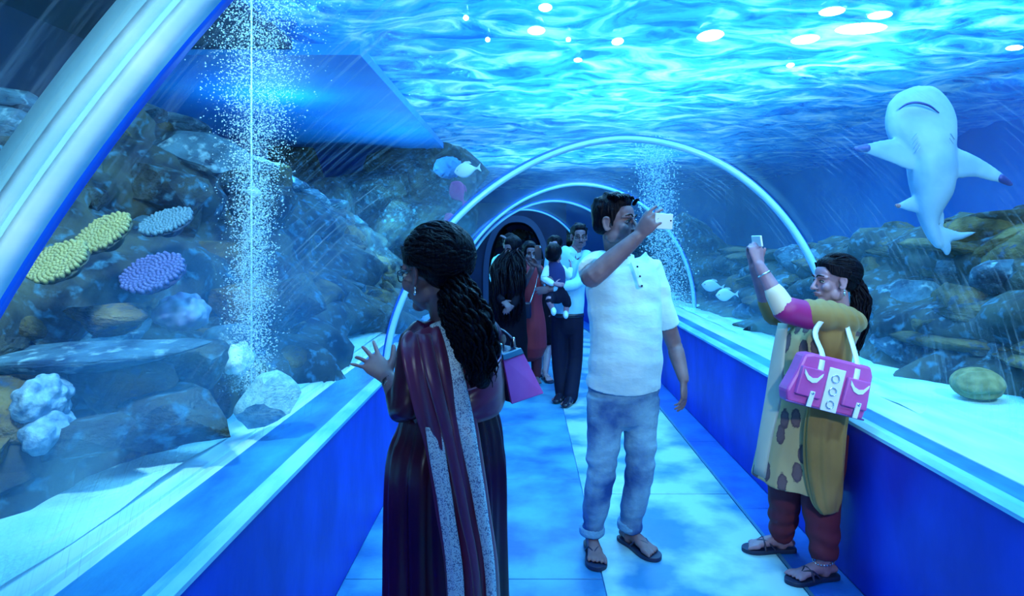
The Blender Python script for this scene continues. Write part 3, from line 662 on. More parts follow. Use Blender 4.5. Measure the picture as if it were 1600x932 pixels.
silver = M('silver_fish', (.30, .55, .66), .35); palef = M('pale_fish', (.6, .9, .95), .4); red_refl = M('red_reflection', (.35, .05, .25), .5)
fish(1112, 447, 5.6, .17, (-1, .1, .12), silver, 'slim silver fish over the right sand, left of the pair')
fish(1134, 461, 5.3, .17, (-1, -.1, -.05), silver, 'slim silver fish over the right sand, right of the pair')
fish(728, 266, 4.5, .17, (-1, .2, -.15), palef, 'bright white fish high above the saree woman')
fish(715, 300, 5.2, .20, (-.5, .3, .8), red_refl, 'fish shape standing in for a red reflection, just below the white fish', .4)  # fish bodies added to imitate red reflections in the acrylic
fish(703, 345, 5.2, .14, (-.5, .3, .8), red_refl, 'small reddish fish above the saree woman\'s hair', .4)
fish(395, 300, 3.9, .10, (1, .3, -.2), silver, 'small silver fish beside the bubble column')

# the white-bellied shark
def shark():
    Z = 3.35; o = P(1445, 270, Z); k = Z/F
    t = thing('shark', o, 'white-bellied shark gliding belly forward above the right reef', 'shark')
    sk = M('shark_belly', (.24, .44, .58), .6, var=(.15, .33, .50), scale=7); tip = M('shark_fin_tips', (.01, .03, .22), .5)
    dv = nrm(V(0, -1, 0)); q = lambda x, y, d=0: P(x, y, Z)+V(0, d, 0)
    parts = []
    # head: a broad rounded shovel, then trunk to the tail (px, py, half width, depth ratio)
    rows = [(1418, 143, 24, .18), (1421, 150, 38, .25), (1428, 165, 49, .28), (1436, 185, 55, .32), (1443, 205, 54, .38), (1449, 222, 47, .48), (1453, 238, 40, .6), (1455, 252, 37, .7), (1456, 270, 36, .75), (1456, 295, 32, .8), (1453, 315, 25, .85), (1451, 335, 17, .9), (1453, 352, 12, 1), (1459, 368, 10, 1), (1466, 382, 7, 1)]
    rr = []
    for (x, y, w, d) in rows: rr.append(list(q(x, y))+[w*k, w*k*d])
    parts.append(loft(rr, (1, 0, 0), 24, 3))
    def fin(pts, th=.03): return prism([(0, 0)]+[((x-pts[0][0])*k, -(y-pts[0][1])*k) for x, y in pts[1:]], q(*pts[0]), V(1, 0, 0), V(0, 0, 1), V(0, 1, 0), th)
    def fin2(root, tipp, w0, w1, th0=.035, bend_=.0):
        a = q(*root); b = q(*tipp); m = (a+b)/2+V(0, bend_, 0)
        dd = nrm(b-a); return loft([list(a)+[.5*th0*1.2, w0*k], list(m)+[.5*th0, (w0*.62+w1*.38)*k], list(a*.15+b*.85+V(0, bend_*.6, 0))+[.25*th0, (w1*1.5)*k], list(b)+[.008, w1*k]], (0, 1, 0), 14, 4)
    def blade(pts, d, th=.022):
        """a fin as a thin lens: closed outline seen from below, thicker in the middle"""
        c0 = np.mean([q(x, y) for x, y in pts], axis=0)+V(0, d, 0); P0 = cr([list(q(x, y)+V(0, d, 0)) for x, y in pts+[pts[0]]], 5)[:-1]; n_ = len(P0)
        R1 = c0+(P0-c0)*.6; v = np.vstack([P0+V(0, -.003, 0), R1+V(0, -th/2, 0), [c0+V(0, -th*.6, 0)], P0+V(0, .003, 0), R1+V(0, th/2, 0), [c0+V(0, th*.6, 0)]]); f = []; o_ = 2*n_+1
        for i in range(n_):
            j = (i+1) % n_; f += [(i, j, n_+j, n_+i), (n_+i, n_+j, 2*n_), (o_+j, o_+i, o_+n_+i, o_+n_+j), (o_+n_+j, o_+n_+i, o_+2*n_), (j, i, o_+i, o_+j)]
        return v, f
    parts += [blade([(1440, 214), (1398, 217), (1364, 222), (1331, 233), (1352, 243), (1385, 255), (1420, 268), (1448, 262)], -.03), blade([(1470, 226), (1500, 236), (1530, 251), (1560, 272), (1572, 288), (1545, 285), (1515, 278), (1488, 280), (1462, 268)], -.03)]
    parts += [fin2((1442, 318), (1402, 322), 17, 4, .025), fin2((1458, 325), (1473, 350), 16, 4, .02)]
    parts += [blade([(1450, 350), (1478, 356), (1500, 362), (1527, 362), (1505, 374), (1484, 379), (1486, 392), (1479, 401), (1466, 385), (1452, 372)], 0, .03)]
    obj('body', fuse(parts, .007, 4, .5), sk, t)
    obj('fin_tip', tuple(fuse([fin2((1350, 233), (1331, 234), 7, 3, .03, .0)], .004, 1, .5, lambda co, no: co+V(0, -.03, 0))), tip, t); obj('fin_tip', fuse([fin2((1556, 279), (1573, 289), 7, 3, .03, 0)], .004, 1, .5, lambda co, no: co+V(0, -.03, 0)), tip, t)
    obj('fin_tip', fuse([fin2((1404, 322), (1400, 321), 4, 2, .02)], .004, 1), M('fin_tip_rust', (.25, .1, .1), .5), t)
    m = [q(1396, 174, -.052), q(1405, 167, -.066), q(1420, 165, -.072), q(1438, 170, -.074), q(1455, 180, -.062)]
    obj('mouth', tube(m, [.003, .006, .007, .006, .003], 8, 4), tip, t)
    for s in (-1, 1):
        for g in range(4): obj('gill_slit', tube([q(1446+s*(26-g*1.5), 212+g*7, -.07), q(1447+s*(32-g*1.5), 220+g*7, -.062)], .0025, 6, 2), M('gill', (.25, .42, .6), .6), t)
shark()

# ================================================================== people
def head_axes(fwd, tilt=0.0):
    f = nrm(fwd); r = nrm(np.cross(f, V(0, 0, 1))); u = np.cross(r, f)
    r, u = r*math.cos(tilt)+u*math.sin(tilt), u*math.cos(tilt)-r*math.sin(tilt)
    return r, f, u                                   # right, forward, up of the face
class Head:
    def __init__(s, c, fwd, k=1.0, tilt=0, female=False):
        s.c = np.asarray(c, float); s.r, s.f, s.u = head_axes(fwd, tilt); s.k = k; s.ax = [s.r, s.f, s.u]; s.fem = female
    def p(s, x, y, z): return s.c+(s.r*x+s.f*y+s.u*z)*s.k
    def e(s, x, y, z, a, b, c, n=(14, 10)): return ell(s.p(x, y, z), (a*s.k, b*s.k, c*s.k), s.ax, *n)
    def t(s, pts, rad, n=8): return tube([s.p(*q) for q in pts], np.asarray(rad)*s.k, n, 3)
    def skin(s):
        j = .9 if s.fem else 1.0
        o = [s.e(0, -.015, .045, .073, .092, .080, (20, 14)), s.e(0, .022, -.03, .058*j, .060, .082, (18, 12)), s.e(0, .055, -.095, .026*j, .024, .020),
             s.e(0, .054, .045, .052, .030, .038), s.t([(0, .083, .012), (0, .098, -.014), (0, .107, -.034)], [.0085, .0095, .0125]), s.e(.011, .094, -.037, .008, .009, .007), s.e(-.011, .094, -.037, .008, .009, .007),
             s.t([(-.023, .078, -.061), (-.008, .089, -.058), (.008, .089, -.058), (.023, .078, -.061)], [.0035, .0055, .0055, .0035]),
             s.t([(-.020, .076, -.068), (0, .087, -.070), (.020, .076, -.068)], [.004, .0078, .004])]
        for q in (-1, 1):
            o += [s.e(q*.036, .054, -.026, .024, .026, .026), s.t([(q*.048, .060, .020), (q*.030, .079, .024), (q*.012, .085, .019)], [.006, .009, .007]),
                  s.e(q*.048*j, .004, -.062, .018, .036, .030),
                  s.t([(q*.070, .004, -.026), (q*.080, -.010, -.032), (q*.083, -.022, .006), (q*.082, -.014, .024), (q*.077, .002, .022), (q*.072, .008, .004)], [.006, .007, .006, .006, .006, .004]), s.e(q*.075, -.008, -.002, .005, .016, .024)]
        return o
    def sockets(s, co, no):
        for q in (-1, 1):
            c = s.p(q*.031, .090, .001); d = np.linalg.norm((co-c)*1.0, axis=1); co = co-s.f*(np.exp(-(d/(.0165*s.k))**2)*.013*s.k)[:, None]
        return co
    def features(s, root, brow=True, iris=True, lips=None):
        for q in (-1, 1):
            obj('eye', s.e(q*.031, .0715, .000, .0125, .0110, .0072, (14, 10)), eye_white, root)
            obj('iris', s.e(q*.031+.002, .0798, .000, .0056, .004, .0060, (10, 8)), eye_dark, root)
            obj('eyelid', s.t([(q*.018, .079, .002), (q*.026, .0830, .0065), (q*.034, .0820, .0070), (q*.044, .074, .002)], [.0026]*4), eye_dark, root)
            if brow: obj('eyebrow', s.t([(q*.012, .0925, .022), (q*.027, .092, .031), (q*.046, .074, .027)], [.0030, .0038, .002]), hair_mat, root)
        if lips: obj('lips', join([s.t([(-.022, .082, -.0615), (-.008, .0935, -.058), (.008, .0935, -.058), (.022, .082, -.0615)], [.0015, .0032, .0032, .0015]), s.t([(-.019, .080, -.068), (0, .0920, -.069), (.019, .080, -.068)], [.0015, .0040, .0015])]), lips, root)

def hand(w, d, n, side, curl, k=1.0, thumb=(.45, .9, .0), spread=.10, tcurl=.5):
    """w wrist, d along the hand, n out of its back, side +1/-1 chooses the thumb side; curl per finger, index first"""
    d = nrm(d); n = nrm(np.asarray(n, float)-d*np.dot(n, d)); t = np.cross(n, d)*side; o = []
    L = .092*k
    o.append(loft([list(w-d*.015)+[.025*k, .019*k], list(w+d*L*.3)+[.031*k, .0155*k], list(w+d*L*.7)+[.040*k, .0145*k], list(w+d*L*1.0)+[.040*k, .011*k]], t, 14, 3))
    for i, (off, ln, r) in enumerate([(.029, .074, .0088), (.0098, .082, .0090), (-.0098, .076, .0085), (-.028, .060, .0076)]):
        a = w+d*L*(1.0-.04*abs(i-1))+t*off*k; dd = nrm(d+t*spread*(1.3-i)*.9); nn = n; pts = [a-dd*.02*k, a]; c = curl[i]; ang = 0; p = a
        for j, fr in enumerate((.46, .30, .24)):
            ang += c*(.75, 1.0, .75)[j]; v = dd*math.cos(ang)-nn*math.sin(ang); p = p+v*ln*k*fr; pts.append(p)
        o.append(tube(pts, np.array([r, r, r*.93, r*.86, r*.74])*k, 10, 3, t))
    a = w+d*.022*k+t*.020*k-n*.004*k; td = nrm(d*thumb[0]+t*thumb[1]-n*thumb[2]); td2 = nrm(td+d*tcurl-n*tcurl*.35)
    o.append(tube([a, a+td*.040*k, a+td*.040*k+td2*.030*k, a+td*.040*k+td2*.030*k+nrm(td2+d*.2)*.024*k], np.array([.016, .012, .0105, .008])*k, 10, 3, n))
    return o
def foot(ank, d, k=1.0):
    """bare foot standing on the floor under the ankle"""
    d = nrm(V(d[0], d[1], 0)); s = np.cross(V(0, 0, 1), d); b = V(ank[0], ank[1], 0); z = .022; o = []
    o.append(loft([list(b-d*.055*k+V(0, 0, z+.022))+[.024*k, .020*k], list(b-d*.02*k+V(0, 0, z+.030))+[.030*k, .030*k], list(b+d*.05*k+V(0, 0, z+.032))+[.031*k, .030*k], list(b+d*.10*k+V(0, 0, z+.022))+[.037*k, .021*k], list(b+d*.145*k+V(0, 0, z+.014))+[.043*k, .013*k]], s, 16, 3))
    for i in range(5):
        o_ = (i-2)*.0175*k; ln = (.050, .044, .038, .031, .024)[i]
        for q in (1,):
            o.append(tube([b+d*.135*k+s*o_+V(0, 0, z+.013), b+d*(.135+ln*.6)*k+s*o_*1.08+V(0, 0, z+.013), b+d*(.135+ln)*k+s*o_*1.1+V(0, 0, z+.008)], np.array([.010, .0095, .007])*k*(1.25 if i == 0 else 1), 8, 2))
    o.append(tube([V(*ank), b+V(0, 0, .04)], [.034*k, .034*k], 12, 2))
    return o
def footm(ank, d, k, big):
    """mirrored so that the big toe lies on the given side"""
    d = nrm(V(d[0], d[1], 0)); s = np.cross(V(0, 0, 1), d); out = []
    for v, f in foot(ank, d, k):
        if big < 0: out.append((v, f))
        else:
            q = v-V(ank[0], ank[1], 0); q = q-2*np.outer(q@s, s)+V(ank[0], ank[1], 0); out.append((q, [tuple(a[::-1]) for a in f]))
    return out
def sandal(root, ank, d, k, big, label, straps='thong'):
    d = nrm(V(d[0], d[1], 0)); s = np.cross(V(0, 0, 1), d)*(-big); b = V(ank[0], ank[1], 0)
    ol = [(-.078, .0), (-.072, .028), (-.04, .038), (.03, .036), (.09, .046), (.14, .054), (.18, .046), (.205, .022), (.212, -.008), (.19, -.038), (.15, -.052), (.10, -.048), (.03, -.036), (-.04, -.036), (-.072, -.026)]
    pts = cr([(x, y, 0) for x, y in ol]+[(ol[0][0], ol[0][1], 0)], 3)[:-1]
    sol = obj('sandal', prism([(p[0]*k, p[1]*k) for p in pts], b+V(0, 0, .012), d, s, V(0, 0, 1), .020), sandal_mat, root, False, .003, label)
    q = lambda x, y, z: b+d*x*k+s*y*k+V(0, 0, z)
    obj('strap', tube([q(.150, .010, .022), q(.125, .012, .050), q(.085, .030, .058), q(.05, .040, .026)], [.0045]*4, 8, 4), strap_mat, root)
    obj('strap', tube([q(.150, .010, .022), q(.125, .006, .052), q(.085, -.022, .060), q(.05, -.040, .026)], [.0045]*4, 8, 4), strap_mat, root)
    if straps == 'cross': obj('strap', tube([q(.09, .047, .022), q(.09, .03, .052), q(.095, 0, .062), q(.10, -.03, .050), q(.10, -.047, .022)], [.006]*5, 8, 4), strap_mat, root)
def limb(a, b, c, r, n=14, ref=(0, .3, 1)):
    """shoulder-elbow-wrist or hip-knee-ankle with taper; r at five stations"""
    a, b, c = map(np.asarray, (a, b, c)); p = [a, a*.5+b*.5, b, b*.6+c*.4, c]
    return loft([list(x)+[y, y] for x, y in zip(p, r)], ref, n, 4)

def hair_cap(h, grow=.010, lumps=14, seed=1, hairline=.040, voxel=.006, amp=.006, back=0.0, side=1.0):
    """close hair over the skull that leaves face and ears free"""
    rg = np.random.default_rng(seed); parts = [h.e(0, -.028-back, .056, (.076+grow)*side, .088+grow+back, .078+grow, (24, 16)), h.e(0, -.052-back, .010, (.070+grow)*side, .055+grow, .066, (18, 12)), h.e(0, .022, .088, (.060)*side, .056, .034+grow, (18, 10))]
    for i in range(lumps):
        a = rg.uniform(0, 2*np.pi); e = rg.uniform(.15, 1.3); d = V(math.cos(a)*math.cos(e), math.sin(a)*math.cos(e), math.sin(e))
        if d[1] > .3 and d[2] < .75: continue
        parts.append(h.e(d[0]*.076, -.024-back+d[1]*.085, .058+d[2]*.078, .020, .020, .016, (8, 6)))
    return fuse(parts, voxel, 2, .5, lambda co, no: co+no*(amp*wob(co, (7, 7, 3), seed))[:, None])
def locks(paths, rad, n, jit, seed, curl=.01, turns=4, nn=6):
    """separate wavy locks between a root line and a tip line"""
    rg = np.random.default_rng(seed); P_ = cr(paths, 6); out = []
    T = np.gradient(P_, axis=0); T /= np.linalg.norm(T, axis=1)[:, None]
    A = np.array([nrm(np.cross(t, V(0, 1, .1))) for t in T]); B = np.cross(T, A); k = len(P_); R = np.interp(np.linspace(0, 1, k), np.linspace(0, 1, len(jit)), jit)
    for i in range(n):
        a = rg.uniform(0, 6.283); q = math.sqrt(rg.random()); ph = rg.uniform(0, 6.283); tt = np.linspace(0, 1, k); end = k-int(rg.integers(0, max(1, k//4)))
        pts = P_+A*(R*q*math.cos(a)+curl*np.sin(tt*turns*6.283+ph))[:, None]+B*(R*q*math.sin(a)+curl*np.cos(tt*turns*6.283*.9+ph))[:, None]
        pts = pts[:end]; r = rad*np.interp(np.linspace(0, 1, len(pts)), [0, .2, .8, 1], [.7, 1, .9, .15]); out.append(tube(pts, r, nn, 1))
    return out

def swept(h, n, seed, rad=.006, wave=.0, turns=3, c0=(0, -.032, .048), rr=(.088, .112, .098), nape=(0, -1, -.35), az=2.0, grow=.0):
    """strands laid over the skull from the hairline back to the nape"""
    rg = np.random.default_rng(seed); out = []
    for i in range(n):
        a = rg.uniform(-az, az); e = np.interp(abs(a), [0, .6, .95, 1.3, 1.7, 2.1], [.86, .72, .34, .0, -.15, -.3])+rg.uniform(0, .9)*(1 if rg.random() < .6 else .1)
        e = min(e, 1.5); d0 = V(math.sin(a)*math.cos(e), math.cos(a)*math.cos(e), math.sin(e)); d1 = nrm(V(nape[0]+rg.normal()*.22, nape[1], nape[2]+rg.normal()*.22))
        om = math.acos(max(-1, min(1, d0.dot(d1)))); 
        if om < .2: continue
        ph = rg.uniform(0, 6.28) if wave > .05 else 0; pts = []; sd = nrm(np.cross(d0, d1)); lift = rg.uniform(-.004, .006)+grow
        for q in np.linspace(0, 1, 13):
            d = (math.sin((1-q)*om)*d0+math.sin(q*om)*d1)/math.sin(om); d = nrm(d+sd*wave*math.sin(q*turns*6.28+a*3+e*2)*(.3+.7*q))
            pts.append(tuple(V(*c0)+d*(V(*rr)+lift+.4*wave*.05*math.cos(q*turns*6.28+a*3))))
        out.append(h.t(pts, rad*np.interp(np.linspace(0, 1, 13), [0, .15, .85, 1], [.4, 1, 1, .5]), 6))
    return out
def temples(h, r=.006):
    """hair drawn back from the temples over the tops of the ears"""
    out = []
    for q in (-1, 1):
        for k in range(13):
            t = k/12; out.append(h.t([(q*(.036+.026*t), .074-.030*t, .092-.050*t), (q*(.058+.017*t), .048-.022*t, .086-.048*t), (q*(.076+.006*t), .006-.004*t, .074-.042*t), (q*.080, -.045, .058-.040*t), (q*.060, -.100, .030-.040*t)], [r*.5, r, r*1.15, r*1.15, r*.8], 6))
    return out
# ------------------------------------------------------------ man in the pale shirt
def man_front():
    base = V(.47, 3.14, 0); t = thing('person', base, 'man in a pale henley shirt and washed jeans raising a white phone', 'person')
    h = Head(P(963, 349, 3.05), (.80, -.60, .07), 1.04)
    sr, sl = P(932, 409, 3.06), P(1012, 417, 3.16); er, wr = P(924, 434, 2.80), P(996, 371, 2.74); el, wl = P(1052, 535, 3.22), P(1068, 592, 3.14)
    hr, hl = P(948, 618, 3.13), P(1000, 618, 3.17); kr, kl = P(940, 728, 3.12), P(1000, 732, 3.18); ar, al = P(925, 836, 3.20), P(984, 832, 3.26); ar[2] = .085; al[2] = .085
    nb = P(968, 402, 3.12); ch = P(972, 455, 3.12); wa = P(975, 545, 3.12)
    parts = h.skin()
    parts += [loft([list(h.p(0, -.02, -.055))+[.052, .056], list(h.p(0, -.025, -.11)*.5+nb*.5)+[.056, .056], list(nb-V(0, 0, .03))+[.072, .062]], (1, 0, 0), 16, 3)]
    parts += [loft([list(nb-V(0, 0, .04))+[.09, .06], list(nb-V(0, 0, .10))+[.14, .08], list(ch)+[.155, .095], list(wa)+[.150, .110], list((hr+hl)/2+V(0, 0, .02))+[.14, .10]], (1, .1, 0), 18, 3)]
    parts += [limb(sr, er, wr, [.054, .047, .046, .044, .030]), limb(sl, el, wl, [.046, .046, .041, .040, .028])]
    parts += [limb(hr, kr, ar, [.085, .075, .055, .052, .036]), limb(hl, kl, al, [.085, .075, .055, .052, .036])]
    # raised right hand pinches the phone between thumb below and fingers above
    ph = P(1037, 346, 2.70)
    parts += hand(wr, P(1019, 343, 2.70)-wr, (-.35, -.85, .25), 1, (.42, .50, .62, .75), 1.0, (.75, .45, .45), .12, .35)
    parts += hand(wl, V(.0, -.10, -1), (.75, -.45, .0), 1, (.25, .35, .42, .5), 1.0, (.75, .55, .2), .12, .2)
    parts += footm(ar, (.04, -1, 0), 1.0, 1); parts += footm(al, (.52, -.85, 0), 1.0, -1)
    obj('body', fuse(parts, .0045, 2, .5, h.sockets), skin_man, t)
    h.features(t, lips=M('lips_man', (.17, .08, .14), .5))
    obj('moustache', h.t([(-.026, .083, -.054), (-.010, .0965, -.048), (.010, .0965, -.048), (.026, .083, -.054)], [.002, .0045, .0045, .002]), hair_mat, t)
    hr_ = hair_cap(h, .008, 22, 4, amp=.007)
    lk_ = []
    rg = np.random.default_rng(3)
    for i in range(42):
        x = rg.uniform(-.062, .062); y = rg.uniform(-.02, .066); a = (x, y, .118-.55*abs(x)**1.3-.30*max(0, y)); lk_.append(h.t([a, (x*1.12+.012, y+.020, a[2]+.018), (x*1.15+.022, y+.036, a[2]+.010)], [.009, .008, .002], 6))
    for q in (-1, 1): lk_.append(h.t([(q*.070, .022, .055), (q*.073, .020, .02), (q*.072, .018, -.012)], [.010, .009, .004]))
    obj('hair', join([hr_]+lk_), hair_mat, t)
    # shirt
    def shirt_post(co, no):
        w = .013*wob(co, (1.0, 1.0, 4.5), 11)*np.clip((1.40-co[:, 2])*1.8, .25, 1)+.007*wob(co, (2.2, 2.2, 9), 12)
        return co+no*w[:, None]
    b = P(975, 603, 3.13)
    sp = [loft([list(nb+V(0, 0, -.004))+[.074, .066], list(nb-V(0, 0, .022))+[.112, .078], list(nb-V(0, 0, .055))+[.158, .096], list(P(972, 436, 3.11))+[.180, .114], list(P(975, 475, 3.11))+[.180, .128], list(P(978, 525, 3.10))+[.178, .142], list(P(978, 565, 3.11))+[.176, .138], list(b)+[.188, .136]], (1, .12, 0), 26, 4, False),
          loft([list(sr+V(.03, 0, -.01))+[.070, .072], list(sr*.6+er*.4)+[.070, .070], list(sr*.32+er*.68)+[.073, .070]], (0, 0, 1), 16, 3, False),
          loft([list(sl+V(-.03, 0, -.01))+[.066, .070], list(sl)+[.070, .070], list(sl*.5+el*.5)+[.064, .064], list(sl*.22+el*.78)+[.068, .066]], (1, .2, 0), 16, 3, False)]
    sh = obj('shirt', fuse(sp, .006, 3, .5, shirt_post), white_shirt, t)
    obj('collar', loft([list(nb+V(0, .0, -.022))+[.076, .068], list(nb+V(0, -.004, .010))+[.070, .062]], (1, 0, 0), 24, 2, False), white_shirt, sh)
    pl = [P(988, 410, 2.985), P(996, 432, 2.965), P(1001, 450, 2.955)]
    obj('placket', sheet([p+V(-.008, 0, 0) for p in pl], [p+V(.014, .005, 0) for p in pl], 3, 3, .006), white_shirt, sh)
    for p in (P(996, 417, 2.968), P(1000, 432, 2.952), P(1003, 447, 2.945)): obj('button', ell(p, (.005, .004, .005), None, 10, 6), black_plastic, sh)
    # jeans
    def jeans_post(co, no):
        kz = np.exp(-((co[:, 2]-.45)/.10)**2)+.8*np.exp(-((co[:, 2]-.14)/.07)**2)+.6*np.exp(-((co[:, 2]-.80)/.06)**2)+.25
        return co+no*(.0075*kz*wob(co+no*.02, (2.0, 2.0, 9), 31)+.004*wob(co, (2, 2, 5), 5))[:, None]
    hip = (hr+hl)/2
    js = [loft([list(hip+V(0, 0, .09))+[.172, .128], list(hip+V(0, 0, .02))+[.178, .132], list(hip-V(0, 0, .06))+[.165, .115]], (1, .1, 0), 20, 3)]
    for a, k, c, sx in ((hr, kr, ar, -1), (hl, kl, al, 1)):
        js.append(loft([list(a+V(0, 0, 0))+[.098, .108], list(a*.7+k*.3)+[.090, .098], list(k)+[.072, .078], list(k*.5+c*.5)+[.066, .070], list(k*.15+c*.85+V(0, 0, .0))+[.057, .062], list(c+V(0, 0, .012))+[.060, .066]], (1, 0, 0), 20, 4, False))
    obj('jeans', fuse(js, .006, 2, .5, jeans_post), denim, t)
    for k_, c in ((kr, ar), (kl, al)): obj('turned_cuff', loft([list(c+V(0, 0, .002))+[.062, .067], list(c+V(0, 0, .018))+[.065, .070], list(c+V(0, 0, .040))+[.062, .067]], (1, 0, 0), 20, 2, False), M('denim_cuff', (.14, .40, .62), .85, bump=.4, bscale=60), t)
    sandal(t, ar, (.04, -1, 0), 1.0, 1, None); sandal(t, al, (.52, -.85, 0), 1.0, -1, None)
    # phone held up
    d = nrm(V(1, .10, -.06)); u = nrm(V(.06, 0, 1)); n = np.cross(d, u)
    p = thing('phone', ph, 'white phone pinched between thumb and fingers of the man in the pale shirt', 'phone')
    obj('case', box(ph, (.078, .009, .066), [d, -n, u]), phone_white, p, False, .003)
    obj('camera_lens', ell(ph+d*.030+n*.0+V(0, -.006, .004), (.004, .003, .004), None, 10, 6), black_plastic, p)
    obj('screen', box(ph+V(0, .0052, 0), (.066, .001, .058), [d, -n, u]), black_plastic, p, False)
man_front()

# ------------------------------------------------------------ woman in the saree, from behind
def woman_saree():
    base = V(-.25, 2.08, 0); t = thing('person', base, 'woman in a maroon and silver saree seen from behind, hand raised towards the left acrylic', 'person')
    h = Head(P(672, 427, 2.0), (-.80, .55, -.12), 1.02, female=True)
    nb = P(700, 508, 2.04); sl, sr = P(652, 535, 1.95), P(762, 530, 2.13); el, wl = P(634, 640, 1.92), P(607, 592, 2.02); er, wr = P(742, 610, 2.36), P(705, 590, 2.50)
    hc = P(698, 728, 2.08); hl, hr = hc+V(-.08, -.04, 0), hc+V(.08, .05, 0); kl, kr = V(hl[0], hl[1], .45), V(hr[0], hr[1], .45); al, ar = V(hl[0]-.01, hl[1], .08), V(hr[0], hr[1], .08)
    parts = h.skin()+[loft([list(h.p(0, -.025, -.05))+[.046, .050], list(h.p(0, -.035, -.11)*.5+nb*.5)+[.047, .048], list(nb-V(0, 0, .03))+[.062, .055]], (1, .3, 0), 16, 3),
             loft([list(nb-V(0, 0, .02))+[.085, .06], list(nb-V(0, 0, .08))+[.140, .082], list(P(705, 585, 2.07))+[.148, .10], list(P(700, 660, 2.07))+[.135, .10], list(hc)+[.15, .12]], (1, .5, 0), 18, 3),
             limb(sl, el, wl, [.052, .046, .037, .037, .025]), limb(sr, er, wr, [.052, .046, .037, .037, .025]), limb(hl, kl, al, [.085, .08, .055, .05, .034]), limb(hr, kr, ar, [.085, .08, .055, .05, .034])]
    parts += hand(wl, P(572, 556, 2.07)-wl, (.35, -.85, .25), -1, (.12, .18, .25, .10), .95, (.55, .8, -.1), .32, .25)
    parts += hand(wr, V(-.6, .3, .3), (0, .2, 1), 1, (.4, .5, .5, .6), .92)
    parts += foot(al, (-.5, .8, 0), .92)+foot(ar, (-.5, .8, 0), .92)
    obj('body', fuse(parts, .0045, 2, .5, h.sockets), skin_w1, t); h.features(t)
    # hair: full wavy cap and a thick wavy tail down the back
    cap = hair_cap(h, .012, 10, 9, amp=.005, back=.014, side=1.0); sw = swept(h, 260, 5, .0065, .085, 3, (0, -.034, .046), (.090, .120, .100), (0, -1, -.45), 2.1)
    obj('hair', join([cap]+sw+temples(h, .007)), hair_mat, t)
    tail = [h.p(0, -.10, -.04), P(722, 480, 1.90), P(738, 515, 1.88), P(748, 560, 1.88), P(752, 600, 1.90)]
    obj('hair_tail', join([fuse([loft([list(p)+[r, r*.8] for p, r in zip(tail, [.05, .062, .066, .050, .022])], (1, 0, 0), 16, 4)], .007, 2, .5, lambda co, no: co+no*(.010*wob(co, (6, 6, 6), 8))[:, None])]+locks(tail, .0055, 170, [.045, .066, .070, .056, .034], 4, .010, 4)), hair_mat, t)
    # spectacles
    g = h; sp = obj('spectacles', join([g.t([(q*.016, .098, .002), (q*.022, .099, .016), (q*.046, .090, .014), (q*.052, .086, .0), (q*.044, .090, -.016), (q*.022, .098, -.016), (q*.016, .098, .002)], [.0018]*7) for q in (-1, 1)]+[g.t([(-.016, .098, .004), (0, .103, .006), (.016, .098, .004)], [.0016]*3)]+[g.t([(q*.052, .086, .006), (q*.076, .05, .008), (q*.084, -.004, .010)], [.0022]*3) for q in (-1, 1)]), black_plastic, t)
    e0 = h.p(-.084, -.014, -.042); obj('earring', join([ell(e0, (.005,)*3, None, 8, 6), ell(e0-V(0, 0, .014), (.006, .006, .009), None, 8, 6)]), metal, t)
    obj('necklace', tube([nb+V(-.062, -.02, .01), nb+V(-.03, -.062, -.002), nb+V(.03, -.060, .0), nb+V(.062, -.01, .012)], .0025, 6, 4), gold, t)
    # blouse
    bl = [loft([list(nb-V(0, 0, .045))+[.115, .066], list(nb-V(0, 0, .075))+[.150, .086], list(P(708, 580, 2.07))+[.160, .112], list(P(704, 650, 2.07))+[.146, .108]], (1, .45, 0), 24, 4),
          loft([list(sl+V(.03, .02, 0))+[.064, .064], list(sl)+[.055, .058], list(sl*.4+el*.6)+[.050, .052], list(el)+[.047, .050], list(el*.75+wl*.25)+[.044, .045], list(el*.5+wl*.5)+[.041, .042]], (1, .2, 0), 16, 3, False),
          loft([list(sr+V(-.03, -.02, 0))+[.064, .064], list(sr)+[.062, .062], list(sr*.4+er*.6)+[.054, .054], list(sr*.12+er*.88)+[.050, .052]], (1, 0, 0), 16, 3, False)]
    obj('blouse', fuse(bl, .006, 3, .5, wrinkle(.004, (3, 3, 6), 3)), maroon_dark, t)
    fold_ = lambda th, u: 1+(.022+.060*u)*np.sin(th*11+1.3+u*2.5+.6*np.sin(th*3))+.02*np.sin(th*27+u*3)
    sk = loft([list(P(702, 640, 2.07))+[.150, .115], list(P(702, 680, 2.08))+[.172, .140], list(hc)+[.190, .165], list(P(697, 830, 2.08))+[.193, .175], V(-.25, 2.08, .35).tolist()+[.195, .185], V(-.25, 2.08, .12).tolist()+[.205, .20], V(-.25, 2.08, .012).tolist()+[.215, .21]], (1, .3, 0), 120, 7, False, fold_)
    obj('saree_skirt', sk, maroon_dark, t)
    # wrap across the back and its edge, coloured paler to paint in the light it catches
    obj('saree_wrap', sheet([P(700, 615, 1.925), P(745, 606, 1.92), P(775, 575, 1.965), P(786, 556, 2.03)], [P(700, 665, 1.885), P(742, 662, 1.90), P(778, 648, 1.955), P(792, 620, 2.04)], 8, 4, .006, .010, .004, 2), maroon, t)
    obj('wrap_edge', tube([P(700, 614, 1.915), P(745, 605, 1.905), P(772, 574, 1.95), P(786, 553, 2.03)], .0028, 6, 4), M('wrap_edge_highlight', (.35, .16, .30), .3), t)
    # pallu hanging from the left shoulder down the back
    Y = lambda z: z
    Lf = [P(660, 504, 2.02), P(630, 524, 1.90), P(629, 560, 1.845), P(647, 640, 1.838), P(664, 700, 1.850), P(680, 800, 1.862), P(697, 932, 1.855), V(-.226, 1.85, .035)]
